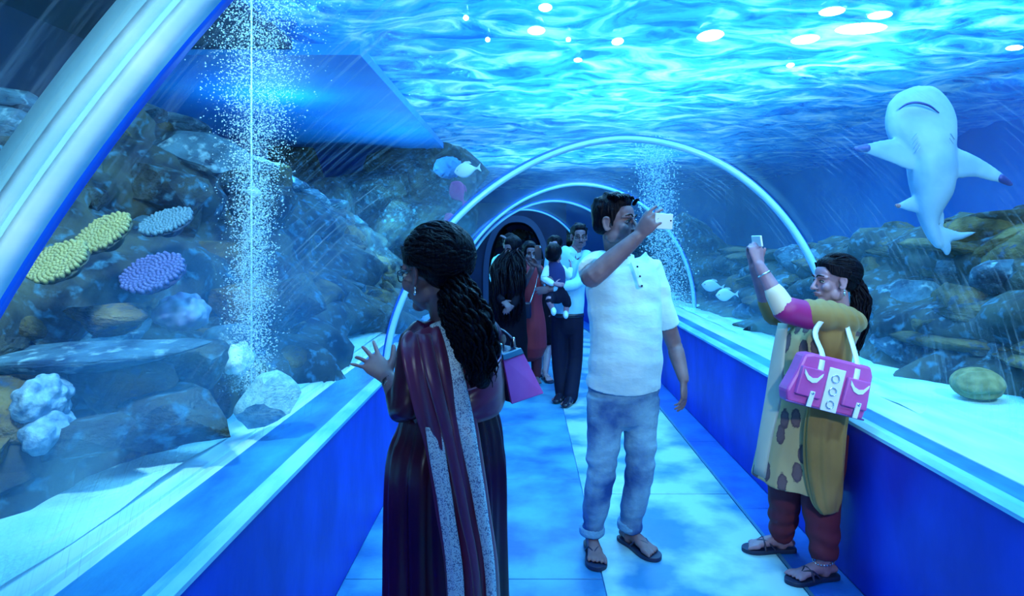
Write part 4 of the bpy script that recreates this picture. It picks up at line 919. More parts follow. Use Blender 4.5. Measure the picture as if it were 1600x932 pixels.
    Rt = [P(696, 497, 2.02), P(708, 505, 1.965), P(724, 560, 1.925), P(742, 640, 1.915), P(752, 700, 1.888), P(766, 800, 1.866), P(781, 932, 1.855), V(-.068, 1.85, .035)]
    lerp = lambda t_, e=0: [np.asarray(a)*(1-t_)+np.asarray(b)*t_+V(0, -e, 0) for a, b in zip(Lf, Rt)]
    obj('pallu', sheet(lerp(0), lerp(1), 18, 6, .007, .018, .008, 3), maroon, t)
    sA = [P(668, 512, 2.0), P(672, 511, 1.935), P(688, 560, 1.895), P(708, 640, 1.872), P(722, 700, 1.858), P(742, 800, 1.842), P(760, 932, 1.832), V(-.107, 1.832, .04)]
    sB = [P(696, 496, 2.01), P(703, 503, 1.938), P(719, 560, 1.898), P(737, 640, 1.888), P(747, 700, 1.862), P(762, 800, 1.846), P(776, 932, 1.836), V(-.075, 1.836, .04)]
    obj('silver_border', sheet(sA, sB, 6, 6, .004, .004, .002, 1), zari, t, label='broad silver brocade border of the pallu')
    s2 = [P(664, 668, 1.850), P(672, 720, 1.842), P(686, 800, 1.836), P(700, 932, 1.828), V(-.216, 1.828, .04)]; s3 = [P(690, 668, 1.848), P(698, 720, 1.842), P(710, 800, 1.836), P(726, 932, 1.828), V(-.168, 1.828, .04)]
    obj('silver_border', sheet(s2, s3, 6, 6, .004, .006, .003, 2), zari, t, label='narrow silver brocade edge showing below the fold')
    f0 = [P(650, 522, 1.868), P(668, 600, 1.828), P(690, 680, 1.846), P(716, 800, 1.832), P(740, 932, 1.824), V(-.14, 1.824, .04)]; f1 = [P(672, 522, 1.880), P(690, 600, 1.850), P(708, 680, 1.850), P(732, 800, 1.836), P(752, 932, 1.826), V(-.12, 1.826, .04)]
    obj('pallu_pleat', sheet(f0, f1, 5, 5, .006, .010), maroon, t)
    wdir = nrm(wl-el); wax = nrm(np.cross(wdir, V(0, 0, 1)))
    q = wl-wdir*.02
    obj('watch_strap', loft([list(q-wdir*.008)+[.029, .027], list(q+wdir*.008)+[.028, .026]], wax, 16, 1, False), black_plastic, t)
    obj('watch_face', ell(q+V(-.002, -.027, .0), (.013, .005, .013), None, 14, 8), metal, t)
    # shoulder bag behind her right hip
    b = P(806, 590, 2.12); g_ = thing('handbag', b, 'pink and navy shoulder bag hanging behind the saree woman', 'bag')
    fr = [P(792, 541, 2.02), P(812, 546, 2.10), P(848, 613, 2.14), P(786, 649, 1.98)]; bk = [P(771, 520, 2.20), P(790, 522, 2.24), P(805, 600, 2.3), P(775, 640, 2.2)]
    a0, a1, a2, a3 = P(783, 553, 2.02), P(812, 543, 2.10), P(848, 614, 2.12), P(798, 631, 2.0); dn = V(-.085, .10, .0)
    vv = np.array([a0, a1, a2, a3, a0+dn*.75, a1+dn*.75, a2+dn*1.0, a3+dn*1.0])
    qf = [(0, 3, 2, 1), (4, 5, 6, 7), (0, 1, 5, 4), (2, 3, 7, 6), (1, 2, 6, 5), (0, 4, 7, 3)]
    obj('bag_body', (vv, qf), bag_navy, g_, False, .008)
    off = V(.004, -.012, 0); pf = np.array([a0*.92+a3*.08, a1*.92+a2*.08, a2, a3])+off; pb = pf-off*1.6
    obj('front_panel', (np.vstack([pf, pb]), [(0, 3, 2, 1), (4, 5, 6, 7), (0, 1, 5, 4), (1, 2, 6, 5), (2, 3, 7, 6), (3, 0, 4, 7)]), pink_bag, g_, False, .003, 'pink front panel')
    tf = np.array([a0, a1, a1*.88+a2*.12, a0*.88+a3*.12])+off*1.4; tb = tf-off
    obj('top_band', (np.vstack([tf, tb]), [(0, 3, 2, 1), (4, 5, 6, 7), (0, 1, 5, 4), (1, 2, 6, 5), (2, 3, 7, 6), (3, 0, 4, 7)]), M('teal_band', (.03, .14, .25), .4), g_, False, .002)
    obj('bag_strap', tube([a0+dn*.3, P(776, 520, 2.06), P(768, 500, 2.10), P(760, 512, 2.16)], .006, 8, 4), bag_navy, g_); obj('bag_strap', tube([a1+dn*.3, P(800, 531, 2.1), P(786, 518, 2.12), P(768, 512, 2.16)], .006, 8, 4), bag_navy, g_)
    obj('strap_ring', tube([a0+V(.0, -.012, -.01), a0+V(0, -.012, .03)], .005, 8, 2), metal, g_); obj('strap_ring', tube([a1+V(-.015, -.012, -.01), a1+V(-.02, -.01, .03)], .005, 8, 2), metal, g_)
woman_saree()

# ------------------------------------------------------------ woman with the pink handbag
def woman_right():
    base = V(1.40, 3.05, 0); t = thing('person', base, 'woman in an ochre and cream tunic with maroon trousers photographing with both hands raised', 'person')
    h = Head(P(1301, 440, 3.0), (-1, -.10, .02), .93, female=True)
    nb = P(1312, 488, 3.02); sl, sr = P(1312, 505, 2.90), P(1290, 503, 3.16); el, wl = P(1226, 484, 2.82), P(1186, 415, 2.86); er, wr = P(1206, 490, 3.04), P(1178, 418, 2.96)
    hc = P(1262, 668, 3.05); hl, hr = hc+V(.05, -.07, 0), hc+V(-.05, .07, 0)
    kl, kr = P(1283, 790, 2.95), P(1228, 762, 3.12); al, ar = V(1.375, 2.93, .08), V(1.285, 3.19, .08)
    parts = h.skin()+[loft([list(h.p(0, -.025, -.05))+[.044, .046], list(h.p(0, -.035, -.11)*.5+nb*.5)+[.045, .046], list(nb-V(0, 0, .02))+[.058, .05]], (0, 1, 0), 16, 3),
             loft([list(nb-V(0, 0, .02))+[.08, .06], list(nb-V(0, 0, .07))+[.125, .08], list(P(1280, 560, 3.04))+[.135, .11], list(P(1270, 620, 3.05))+[.125, .11], list(hc)+[.14, .13]], (0, 1, 0), 18, 3),
             limb(sl, el, wl, [.050, .044, .037, .037, .024]), limb(sr, er, wr, [.050, .044, .037, .037, .024]), limb(hl, kl, al, [.085, .078, .052, .048, .034]), limb(hr, kr, ar, [.085, .078, .052, .048, .034])]
    parts += hand(wl, P(1180, 385, 2.88)-wl, (.15, -1, .1), -1, (.75, .9, 1.0, 1.1), .88, (.8, .4, .5), .06, .5)
    parts += hand(wr, P(1177, 388, 2.96)-wr, (.1, 1, .1), 1, (.7, .9, 1.0, 1.1), .86, (.8, .4, .5), .06, .5)
    parts += footm(al, (-.98, -.22, 0), .93, -1)+footm(ar, (-1, .0, 0), .93, 1)
    obj('body', fuse(parts, .0045, 2, .5, h.sockets), skin_w2, t); h.features(t, lips=M('lips_woman', (.20, .08, .13), .4))
    sw = swept(h, 230, 15, .0045, .012, 2, (0, -.030, .046), (.083, .112, .092), (0, -1, -.30), 1.9)
    obj('hair', join([hair_cap(h, .004, 4, 12, amp=.002, back=.018)]+sw+temples(h)), hair_mat, t)
    tail = [h.p(0, -.125, .0), P(1345, 468, 3.0), P(1340, 510, 3.0), P(1336, 555, 3.0)]
    obj('hair_tail', join(locks(tail, .0055, 120, [.024, .040, .040, .018], 6, .005, 3)), hair_mat, t)
    obj('hair_tie', ell(h.p(0, -.118, .0), (.018, .026, .026), h.ax), M('hair_tie', (.2, .55, .6), .4), t)
    e0 = h.p(-.083, -.012, -.040); obj('earring', join([ell(e0, (.005,)*3, None, 8, 6), ell(e0-V(0, 0, .015), (.007, .007, .010), None, 8, 6)]), metal, t)
    # tunic
    def kpost(co, no): return co+no*(.006*wob(co, (2, 2, 3), 21)+.006*np.sin(np.arctan2(co[:, 1]-3.05, co[:, 0]-1.36)*9)*np.clip(1.1-co[:, 2], 0, 1))[:, None]
    kt = [loft([list(nb-V(0, 0, .03))+[.085, .062], list(nb-V(0, 0, .065))+[.140, .085], list(P(1270, 545, 3.03))+[.150, .130], list(P(1263, 590, 3.04))+[.150, .135], list(P(1255, 640, 3.05))+[.165, .155], list(P(1247, 700, 3.06))+[.185, .180], list(P(1242, 752, 3.06))+[.200, .200]], (0, 1, 0), 30, 5, False),
          loft([list(sl+V(0, .03, 0))+[.058, .058], list(sl*.7+el*.3)+[.060, .060], list(sl*.15+el*.85)+[.054, .054]], (0, 1, 0), 16, 3, False), loft([list(sr+V(0, -.03, 0))+[.058, .058], list(sr*.7+er*.3)+[.056, .056], list(sr*.1+er*.9)+[.052, .052]], (0, 1, 0), 16, 3, False)]
    obj('tunic', fuse(kt, .006, 3, .5, kpost), paisley, t, label='cream tunic printed with dark brown teardrop motifs')
    A = el*.62+sl*.38
    obj('sleeve_band', loft([list(el*.55+sl*.45)+[.064, .064], list(el*.80+sl*.20)+[.061, .061], list(el*.97+sl*.03)+[.0605, .0605]], (0, 1, 0), 18, 3), pink_cuff, t, label='magenta sleeve band')
    obj('sleeve_cuff', loft([list(el+V(-.002, 0, .003))+[.051, .053], list(el*.80+wl*.20)+[.049, .049], list(el*.62+wl*.38)+[.044, .044]], (0, 1, 0), 18, 3), cuff_pale, t, label='pale gold sleeve cuff')
    obj('sleeve_cuff', loft([list(er*1.0+V(0.01, 0, -.005))+[.052, .052], list(er*.75+wr*.25)+[.046, .046]], (0, 1, 0), 18, 3), ochre, t)
    obj('bangle', loft([list(wl*.82+el*.18)+[.030, .030], list(wl*.79+el*.21)+[.031, .031]], (0, 1, 0), 18, 1, False), metal, t)
    # trousers
    js = [loft([list(hc+V(0, 0, .06))+[.14, .135], list(hc-V(0, 0, .08))+[.14, .135]], (0, 1, 0), 18, 3)]
    for a, k, c in ((hl, kl, al), (hr, kr, ar)):
        js.append(loft([list(a)+[.095, .10], list(a*.5+k*.5)+[.092, .098], list(k)+[.080, .084], list(k*.5+c*.5)+[.070, .072], list(k*.1+c*.9)+[.056, .058], list(c+V(0, 0, .012))+[.054, .056]], (0, 1, 0), 20, 4, False))
    obj('trousers', fuse(js, .006, 3, .5, lambda co, no: co+no*(.005*np.sin(co[:, 2]*80+5*np.sin(co[:, 0]*14+co[:, 1]*9))*np.exp(-((co[:, 2]-.16)/.10)**2)+.006*wob(co, (3, 3, 3), 9))[:, None]), maroon_pants, t)
    # dupatta: over the near shoulder, gathered, falling behind the bag to below the knee
    up = [P(1250, 462, 2.86), P(1284, 468, 2.835), P(1322, 478, 2.84), P(1330, 500, 2.88)]
    obj('dupatta', fuse([loft([list(P(1252, 487, 2.85))+[.052, .060], list(P(1285, 492, 2.85))+[.068, .075], list(P(1318, 500, 2.90))+[.064, .085], list(P(1328, 505, 3.02))+[.05, .07]], (0, 0, 1), 20, 4),
        loft([list(P(1300, 500, 2.90))+[.095, .070], list(P(1303, 530, 2.88))+[.088, .065], list(P(1308, 565, 2.88))+[.062, .050]], (1, 0, 0), 20, 4)], .006, 3, .5,
        lambda co, no: co+no*(.0045*np.sin((co[:, 0]*1.0+co[:, 2]*.35)*120+4*np.sin(co[:, 2]*14+co[:, 0]*9))*(.4+.6*np.sin(co[:, 2]*17+1)**2))[:, None]), ochre, t)
    fold2 = lambda th, u: 1+.07*np.sin(th*7+u*3)+.04*np.sin(th*11)
    obj('dupatta_fall', loft([list(P(1300, 560, 2.88))+[.070, .035], list(P(1300, 610, 2.85))+[.085, .04], list(P(1290, 670, 2.84))+[.090, .045], list(P(1288, 730, 2.84))+[.085, .045], list(P(1292, 778, 2.84))+[.070, .035], list(P(1296, 801, 2.84))+[.040, .02]], (1, .1, 0), 60, 6, False, fold2), ochre, t)
    obj('dupatta_tail', sheet([P(1216, 505, 2.94), P(1205, 560, 2.93), P(1196, 620, 2.92), P(1184, 690, 2.90), P(1178, 740, 2.90)], [P(1232, 505, 2.90), P(1226, 560, 2.87), P(1222, 620, 2.86), P(1206, 690, 2.85), P(1196, 748, 2.86)], 4, 4, .004, .01), M('sheer_cream', (.38, .42, .36), .6), t)
    sandal(t, al, (-.98, -.22, 0), .93, -1, None, 'cross'); sandal(t, ar, (-1, 0, 0), .93, 1, None, 'cross')
    for k in range(22):
        a = k/22*6.283; p = al+V(.045*math.cos(a), .048*math.sin(a), .008+.01*math.cos(a)); obj('anklet_bead', ell(p, (.005,)*3, None, 6, 4), metal, t)
    ph = P(1183, 377, 2.90); p = thing('phone', ph, 'small pale phone raised in the hands of the woman in the ochre tunic', 'phone')
    obj('case', box(ph, (.010, .11, .050), [nrm(V(1, 0, .15)), V(0, 1, 0), nrm(V(-.15, 0, 1))]), phone_white, p, False, .003); obj('screen', box(ph+V(.0068, 0, 0), (.001, .10, .044), [nrm(V(1, 0, .15)), V(0, 1, 0), nrm(V(-.15, 0, 1))]), black_plastic, p, False)
    # handbag in its own frame
    c = P(1291, 601, 2.74); u = nrm(P(1350, 590, 2.74)-P(1236, 560, 2.74)+V(0, .02, 0)); w = nrm(V(.10, .05, 1)); w = nrm(w-u*w.dot(u)); n = np.cross(u, w); n = n if n[1] < 0 else -n
    S = 2.74/F; g = thing('handbag', c, 'pink handbag with two buckled pockets and white middle panel on the right woman\'s arm', 'bag')
    q = lambda x, y, d=0: c+u*x*S+w*y*S+n*d
    outl = [(-52, 38), (-38, 42), (56, 44), (62, 30), (64, -10), (60, -40), (-62, -40), (-68, -22), (-58, 10)]
    obj('bag_body', prism([(x*S, y*S) for x, y in outl], c, u, w, n, .085), pink_bag, g, False, .012)
    obj('bottom_piping', tube([q(-66, -38, .046), q(60, -38, .046)], .004, 8, 2), M('bag_piping', (.12, .05, .25), .5), g)
    obj('middle_panel', prism([(x*S, y*S) for x, y in [(-10, 28), (16, 28), (14, -39), (-12, -39)]], c+n*.047, u, w, n, .008), bag_pale, g, False, .002, 'white middle panel with three rings')
    for k in range(3): obj('ring', tube([q(1+math.cos(a)*6, 12-k*20+math.sin(a)*6, .054) for a in np.linspace(0, 6.283, 13)], .0028, 6, 1), metal, g)
    for x0 in (-37, 38):
        pk = obj('pocket', prism([(x*S, y*S) for x, y in [(x0-18, 20), (x0+18, 20), (x0+20, -24), (x0-20, -24)]], c+n*.052, u, w, n, .024), pink_bag, g, False, .005)
        obj('flap_trim', prism([(x*S, y*S) for x, y in [(x0-15, 16), (x0-8, 8), (x0, 5), (x0+8, 7), (x0+15, 15), (x0+14, 10), (x0+7, 0), (x0, -2), (x0-8, 1), (x0-14, 9)]], c+n*.067, u, w, n, .006), bag_pale, pk, False)
        obj('buckle_tab', prism([(x*S, y*S) for x, y in [(x0+1, -14), (x0+8, -14), (x0+6, -38), (x0-1, -38)]], c+n*.068, u, w, n, .006), bag_pale, pk, False)
        obj('buckle', ell(q(x0+4, -17, .072), (.007, .004, .007), None, 10, 6), metal, pk)
    s1 = [q(-28, 12, .05), q(-28, 46, .035), P(1272, 540, 2.79), P(1300, 500, 2.83), P(1318, 480, 2.85)]
    for pts in ([q(-24, 14, .050), q(-24, 44, .035), P(1274, 520, 2.775), P(1292, 492, 2.79)], [q(34, 14, .050), q(34, 44, .035), P(1325, 515, 2.80), P(1318, 490, 2.82)]):
        A = [p+u*-.012 for p in pts]; B = [p+u*.012 for p in pts]; obj('bag_handle', sheet(A, B, 2, 4, .006), bag_pale, g)
woman_right()

# ------------------------------------------------------------ people further in
def simple_person(name, label, base, hc, fwd, k, skin_m, nb, S, E, W, hip, kn, an, fwdf, voxel=.008, hands=None, hair=None, sw=.16, extra=None, feet=True, group=None):
    t = thing('person', base, label, 'person', group); h = Head(hc, fwd, k, female='man' not in label.split()[:1])
    ax = nrm(S[1]-S[0]); mid = (S[0]+S[1])/2; hm = (hip[0]+hip[1])/2
    parts = h.skin()+[loft([list(h.p(0, -.02, -.05))+[.05, .05], list(nb)+[.062, .055]], (1, 0, 0), 12, 2), loft([list(nb-V(0, 0, .02))+[.08, .06], list(nb*.4+mid*.6-V(0, 0, .07))+[sw*.78, .070], list(mid*.5+hm*.5)+[sw*.78, .08], list(hm)+[sw*.78, .085]], ax, 14, 3)]
    for i in (0, 1):
        parts += [limb(S[i], E[i], W[i], [.046, .042, .036, .034, .026], 10), limb(hip[i], kn[i], an[i], [.070, .066, .050, .047, .034], 10)]
        if hands: parts += hand(W[i], hands[i][0], hands[i][1], hands[i][2], hands[i][3], k)
        if feet: parts += foot(an[i], fwdf, k)
    obj('body', fuse(parts, voxel, 1, .5, h.sockets), skin_m, t); h.features(t)
    return t, h
def far_people():
    # father in a light blue shirt holding a toddler
    Z = 6.3; b = P(884, 373, Z); b[2] = 0
    S = [P(862, 402, Z-.02), P(915, 400, Z)]; E = [P(858, 445, Z-.10), P(905, 440, Z-.22)]; W = [P(872, 440, Z-.36), P(862, 452, Z-.38)]
    hip = [P(874, 500, Z), P(898, 500, Z)]; kn = [P(874, 560, Z), P(898, 562, Z)]; an = [V(*P(878, 373, Z-.1)[:2], .09), V(*P(892, 373, Z-.25)[:2], .09)]
    t, h = simple_person('person', 'man in spectacles and light blue shirt holding a small child', b, P(905, 371, Z), (.10, -1, -.02), 1.0, skin_w1, P(897, 396, Z), S, E, W, hip, kn, an, (-.4, -1, 0), .008,
        [(V(-.6, -.2, .1), V(0, -1, .3), 1, (.3, .3, .3, .3)), (V(-1, 0, -.15), V(0, -1, .2), -1, (.3, .3, .3, .3))])
    obj('hair', hair_cap(h, .008, 12, 3, amp=.006), hair_mat, t)
    obj('spectacles', join([h.t([(q*.014, .100, .0), (q*.024, .101, .014), (q*.050, .088, .012), (q*.052, .088, -.012), (q*.024, .100, -.014), (q*.014, .100, .0)], [.0025]*6) for q in (-1, 1)]+[h.t([(-.014, .1, .002), (.014, .1, .002)], [.002]*2)]), black_plastic, t)
    obj('moustache', h.t([(-.024, .084, -.054), (0, .097, -.048), (.024, .084, -.054)], [.002, .005, .002]), hair_mat, t)
    sp = [loft([list(P(896, 396, Z))+[.075, .065], list(P(890, 404, Z))+[.15, .09], list(P(887, 440, Z))+[.178, .115], list(P(887, 470, Z))+[.165, .118], list(P(887, 492, Z))+[.162, .115]], (1, 0, 0), 20, 4)]
    for i in (0, 1): sp += [loft([list(S[i])+[.066, .066], list(E[i])+[.056, .056], list(E[i]*.3+W[i]*.7)+[.048, .048], list(W[i]*.9+E[i]*.1)+[.042, .042]], (0, 0, 1), 14, 3)]
    s_ = obj('shirt', fuse(sp, .008, 2, .5, wrinkle(.006, (2, 2, 5), 4)), blue_shirt, t)
    for q in (-1, 1): obj('collar', prism([(0, 0), (q*.05, .015), (q*.06, -.02), (q*.012, -.05)], P(899, 397, Z-.075), V(1, 0, 0), V(0, 0, 1), V(0, 1, 0), .008), blue_shirt, s_, False)
    for k in range(5): obj('button', ell(P(894-k*1.0, 408+k*14, Z-.115-.003*k), (.007, .004, .007), None, 8, 5), metal, s_)
    obj('belt', loft([list(P(886, 489, Z))+[.166, .120], list(P(886, 495, Z))+[.168, .122]], (1, 0, 0), 20, 1, False), black_plastic, t)
    js = [loft([list(P(886, 494, Z))+[.162, .118], list(P(886, 510, Z))+[.162, .118]], (1, 0, 0), 16, 2)]
    for i in (0, 1): js.append(loft([list(hip[i])+[.088, .10], list(kn[i])+[.078, .082], list(an[i]+V(0, 0, -.03))+[.066, .075]], (1, 0, 0), 14, 4))
    obj('trousers', fuse(js, .009, 2), dark_trouser, t)
    for i in (0, 1): d = nrm(V(-.4, -1, 0)); c = V(an[i][0], an[i][1], 0); obj('shoe', fuse([loft([list(c-d*.07+V(0, 0, .045))+[.036, .040], list(c+d*.02+V(0, 0, .05))+[.042, .045], list(c+d*.10+V(0, 0, .036))+[.046, .030], list(c+d*.19+V(0, 0, .024))+[.036, .020]], np.cross(V(0, 0, 1), d), 14, 4)], .007, 1), black_plastic, t)
    # toddler
    Zc = 5.98; cb = P(868, 440, Zc); tt = thing('person', cb, 'small child in a white top and dark knitted vest carried on the man\'s arm', 'person'); hh = Head(P(866, 401, Zc), (.35, .93, 0), .86)
    parts = hh.skin()+[loft([list(hh.p(0, -.01, -.07))+[.035, .035], list(P(866, 418, Zc))+[.06, .05], list(P(868, 440, Zc))+[.075, .065], list(P(870, 460, Zc))+[.075, .07]], (1, 0, 0), 12, 3),
             limb(P(856, 422, Zc), P(850, 436, Zc-.05), P(866, 444, Zc-.10), [.028, .026, .023, .022, .017], 10), limb(P(878, 422, Zc+.02), P(890, 432, Zc+.12), P(892, 420, Zc+.16), [.028, .026, .023, .022, .017], 10),
             limb(P(864, 458, Zc), P(858, 470, Zc-.12), P(864, 486, Zc-.10), [.045, .042, .034, .03, .024], 10), limb(P(878, 458, Zc), P(886, 474, Zc+.05), P(884, 490, Zc+.05), [.045, .042, .034, .03, .024], 10)]
    parts += hand(P(866, 444, Zc-.10), V(1, -.2, -.1), V(0, -1, .3), 1, (.4,)*4, .6)+hand(P(892, 420, Zc+.16), V(0, .3, 1), V(1, 0, .3), 1, (.4,)*4, .6)
    obj('body', fuse(parts, .006, 1, .5, hh.sockets), skin_w2, tt); hh.features(tt); obj('hair', hair_cap(hh, .014, 10, 8, amp=.006), hair_mat, tt)
    obj('vest', fuse([loft([list(P(867, 415, Zc))+[.065, .055], list(P(868, 424, Zc))+[.090, .068], list(P(869, 448, Zc))+[.090, .075]], (1, 0, 0), 16, 3)], .007, 2), vest_cloth, tt)
    obj('sleeve', limb(P(856, 421, Zc), P(850, 436, Zc-.05), P(862, 443, Zc-.09), [.040, .038, .034, .032, .028], 12), white_shirt, tt); obj('sleeve', limb(P(878, 421, Zc+.02), P(888, 431, Zc+.10), P(891, 422, Zc+.15), [.040, .038, .034, .032, .028], 12), white_shirt, tt)
    obj('shorts', fuse([loft([list(P(870, 450, Zc))+[.085, .075], list(P(870, 464, Zc))+[.08, .07]], (1, 0, 0), 14, 2), limb(P(864, 458, Zc), P(860, 466, Zc-.08), P(859, 471, Zc-.11), [.05, .05, .048, .046, .044], 10), limb(P(878, 458, Zc), P(884, 469, Zc+.03), P(886, 475, Zc+.05), [.05, .05, .048, .046, .044], 10)], .007, 1), dark_trouser, tt)
    for p in (P(865, 487, Zc-.14), P(884, 492, Zc+.01)): obj('shoe', ell(p, (.026, .05, .035), [V(1, 0, 0), V(0, 1, .4), V(0, -.4, 1)], 12, 8), white_shirt, tt)
    # woman in red taking a picture
    Z = 6.9; b = V(*P(826, 373, Z)[:2], 0)
    S = [P(808, 422, Z), P(842, 422, Z)]; E = [P(818, 446, Z-.10), P(852, 450, Z-.05)]; W = [P(832, 420, Z-.28), P(842, 418, Z-.30)]
    hip = [P(816, 498, Z), P(838, 498, Z)]; kn = [P(816, 545, Z), P(838, 545, Z)]; an = [V(*P(815, 373, Z)[:2], .08), V(*P(838, 373, Z)[:2], .08)]
    t, h = simple_person('person', 'woman in a red tunic holding a dark phone before her face', b, P(828, 397, Z), (.25, -1, -.05), .95, skin_w1, P(826, 417, Z), S, E, W, hip, kn, an, (.1, -1, 0), .008,
        [(V(.25, -.2, 1), V(0, 1, .2), -1, (.7, .8, .9, 1)), (V(-.15, -.2, 1), V(.2, -1, .2), 1, (.7, .8, .9, 1))])
    obj('hair', join([hair_cap(h, .014, 12, 5, amp=.006)]+locks([h.p(-.05, -.05, .0), P(812, 415, Z+.02), P(808, 450, Z-.02), P(810, 480, Z)], .010, 40, [.04, .05, .05, .03], 3, .01, 2)+locks([h.p(.05, -.05, .0), P(842, 415, Z+.05), P(846, 445, Z+.02)], .010, 24, [.03, .04, .03], 4, .01, 2)), hair_mat, t)
    sp = [loft([list(P(826, 414, Z))+[.075, .06], list(P(826, 422, Z))+[.14, .09], list(P(826, 450, Z))+[.15, .115], list(P(827, 475, Z))+[.14, .12], list(P(827, 510, Z))+[.18, .15], list(P(826, 541, Z))+[.20, .17]], (1, 0, 0), 20, 4)]
    for i in (0, 1): sp += [loft([list(S[i])+[.060, .060], list(S[i]*.3+E[i]*.7)+[.056, .056]], (0, 1, 0), 14, 3)]
    obj('tunic', fuse(sp, .009, 2, .5, wrinkle(.008, (3, 3, 2), 6)), red_cloth, t)
    obj('trousers', fuse([limb(hip[i], kn[i], an[i], [.09, .085, .065, .06, .05], 12) for i in (0, 1)], .009, 1), maroon_pants, t)
    obj('shoe', footm_mesh(an[0], .95), sandal_mat, t); obj('shoe', footm_mesh(an[1], .95), sandal_mat, t)
    bagc = P(815, 485, Z-.27); g = thing('handbag', bagc, 'small dark sling bag in front of the woman in red', 'bag'); obj('bag_body', box(bagc, (.20, .07, .17)), bag_navy, g, False, .02)
    obj('bag_strap', tube([bagc+V(.09, -.0, .08), P(836, 450, Z-.16), P(842, 424, Z-.11), P(838, 416, Z)], .005, 6, 4), metal, g); obj('bag_strap', tube([bagc+V(-.09, 0, .08), P(806, 455, Z-.16), P(815, 426, Z-.12), P(820, 415, Z)], .005, 6, 4), metal, g)
    ph = P(841, 395, Z-.34); p = thing('phone', ph, 'dark phone held upright by the woman in red', 'phone'); obj('case', box(ph, (.075, .012, .15)), black_plastic, p, False, .006); obj('camera_lens', ell(ph+V(.02, -.008, .055), (.010, .004, .010), None, 10, 6), metal, p)
    # woman with long black hair, left of her
    Z = 6.5; b = V(*P(795, 373, Z)[:2], 0); S = [P(778, 420, Z), P(814, 420, Z)]; E = [P(774, 452, Z-.05), P(812, 455, Z-.1)]; W = [P(784, 470, Z-.22), P(803, 476, Z-.22)]
    hip = [P(786, 500, Z), P(806, 500, Z)]; kn = [P(786, 560, Z), P(806, 560, Z)]; an = [V(*P(786, 373, Z)[:2], .08), V(*P(806, 373, Z)[:2], .08)]
    t, h = simple_person('person', 'woman in dark clothes with very long loose black hair, beside the left parapet', b, P(799, 391, Z), (-.55, -.7, -.1), .97, skin_w1, P(797, 413, Z), S, E, W, hip, kn, an, (0, -1, 0), .009,
        [(V(.5, -.6, -.3), V(0, -.5, 1), 1, (.5,)*4), (V(-.5, -.6, -.3), V(0, -.5, 1), -1, (.5,)*4)])
    hl = [hair_cap(h, .018, 14, 7, amp=.010)]
    for x in (-.11, -.04, .04, .11): hl += locks([h.p(x*.5, -.06, .05), P(797, 412, Z-.08)+V(x, 0, 0), P(794, 440, Z-.15)+V(x*1.1, 0, 0), P(793, 480, Z-.15)+V(x, 0, 0), P(792, 512, Z-.14)+V(x*.7, 0, 0)], .011, 36, [.05, .05, .05, .05, .03], int(100*(x+1)), .012, 3)
    obj('hair', join(hl), hair_mat, t)
    obj('dress', fuse([loft([list(P(797, 414, Z))+[.08, .06], list(P(796, 424, Z))+[.15, .09], list(P(796, 460, Z))+[.15, .12], list(P(796, 510, Z))+[.18, .15], list(P(796, 580, Z))+[.19, .17], list(P(796, 606, Z))+[.19, .17]], (1, 0, 0), 20, 4)]+[limb(S[i], E[i], W[i], [.06, .055, .05, .046, .04], 12) for i in (0, 1)], .009, 2, .5, wrinkle(.008, (3, 3, 2), 7)), black_cloth, t)
    # girl with bare shins in a dark skirt, behind the two
    Z = 7.35; b = V(*P(850, 373, Z)[:2], 0); S = [P(836, 425, Z), P(864, 425, Z)]; E = [P(834, 452, Z), P(866, 452, Z)]; W = [P(838, 476, Z-.1), P(862, 476, Z-.1)]
    hip = [P(842, 492, Z), P(858, 492, Z)]; kn = [P(844, 532, Z), P(858, 532, Z)]; an = [V(*P(843, 373, Z)[:2], .085), V(*P(852, 373, Z-.3)[:2], .085)]
    t, h = simple_person('person', 'girl in a dark knee-length dress and sandals, mostly hidden behind the man with the child', b, P(866, 386, Z+.1), (-.3, -1, 0), .95, skin_w2, P(858, 412, Z), S, E, W, hip, kn, an, (.3, -1, 0), .009,
        [(V(0, -.2, -1), V(-1, 0, 0), 1, (.4,)*4), (V(0, -.2, -1), V(1, 0, 0), -1, (.4,)*4)])
    obj('hair', hair_cap(h, .016, 12, 17, amp=.008), hair_mat, t)
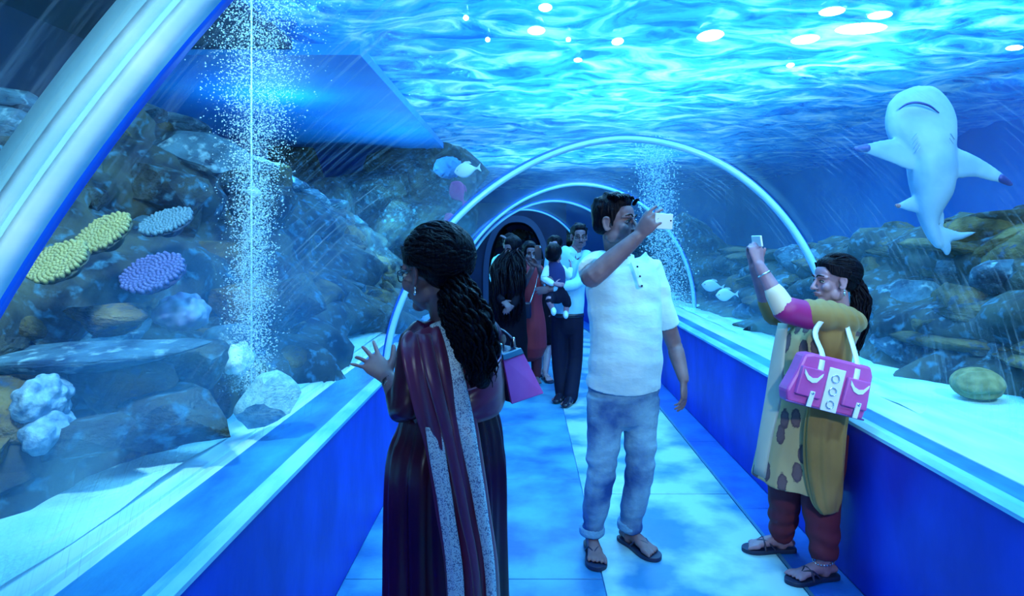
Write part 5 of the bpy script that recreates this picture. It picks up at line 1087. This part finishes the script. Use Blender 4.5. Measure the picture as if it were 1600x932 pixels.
    obj('dress', fuse([loft([list(P(856, 411, Z))+[.075, .06], list(P(851, 422, Z))+[.13, .085], list(P(850, 460, Z))+[.13, .11], list(P(850, 500, Z))+[.18, .15], list(P(850, 522, Z))+[.19, .16]], (1, 0, 0), 20, 4)]+[limb(S[i], E[i], W[i], [.056, .05, .045, .042, .038], 12) for i in (0, 1)], .009, 2), black_cloth, t)
    sandal(t, an[0], (.3, -1, 0), .93, 1, None); sandal(t, an[1], (.3, -1, 0), .93, -1, None)
    # someone in a pale top behind the long haired woman, arm up
    Z = 7.9; b = V(*P(786, 373, Z)[:2], 0); S = [P(776, 408, Z), P(800, 408, Z)]; E = [P(770, 432, Z), P(806, 392, Z)]; W = [P(774, 452, Z-.1), P(796, 382, Z-.15)]
    hip = [P(780, 470, Z), P(796, 470, Z)]; kn = [P(780, 520, Z), P(796, 520, Z)]; an = [V(*P(780, 373, Z)[:2], .085), V(*P(796, 373, Z)[:2], .085)]
    t, h = simple_person('person', 'person in a pale top at the far left, head bent, behind the long-haired woman', b, P(797, 383, Z), (.3, -1, -.1), 1.0, skin_w1, P(792, 402, Z), S, E, W, hip, kn, an, (0, -1, 0), .010,
        [(V(0, -.2, -1), V(-1, 0, 0), 1, (.4,)*4), (V(-.5, -.2, .8), V(1, 0, 0), -1, (.4,)*4)])
    obj('hair', hair_cap(h, .012, 12, 19, amp=.008), hair_mat, t)
    obj('top', fuse([loft([list(P(791, 402, Z))+[.075, .06], list(P(788, 410, Z))+[.14, .085], list(P(788, 440, Z))+[.15, .11], list(P(788, 474, Z))+[.15, .12]], (1, 0, 0), 20, 4)]+[limb(S[i], E[i], E[i]*.5+W[i]*.5, [.062, .056, .05, .046, .042], 12) for i in (0, 1)], .010, 2), blue_shirt, t)
    obj('trousers', fuse([limb(hip[i], kn[i], an[i], [.09, .085, .07, .065, .06], 12) for i in (0, 1)], .010, 1), dark_trouser, t)
def footm_mesh(an, k):
    return fuse([(v+V(0, 0, 0), f) for v, f in foot(an, (.1, -1, 0), k)], .009, 2)
far_people()
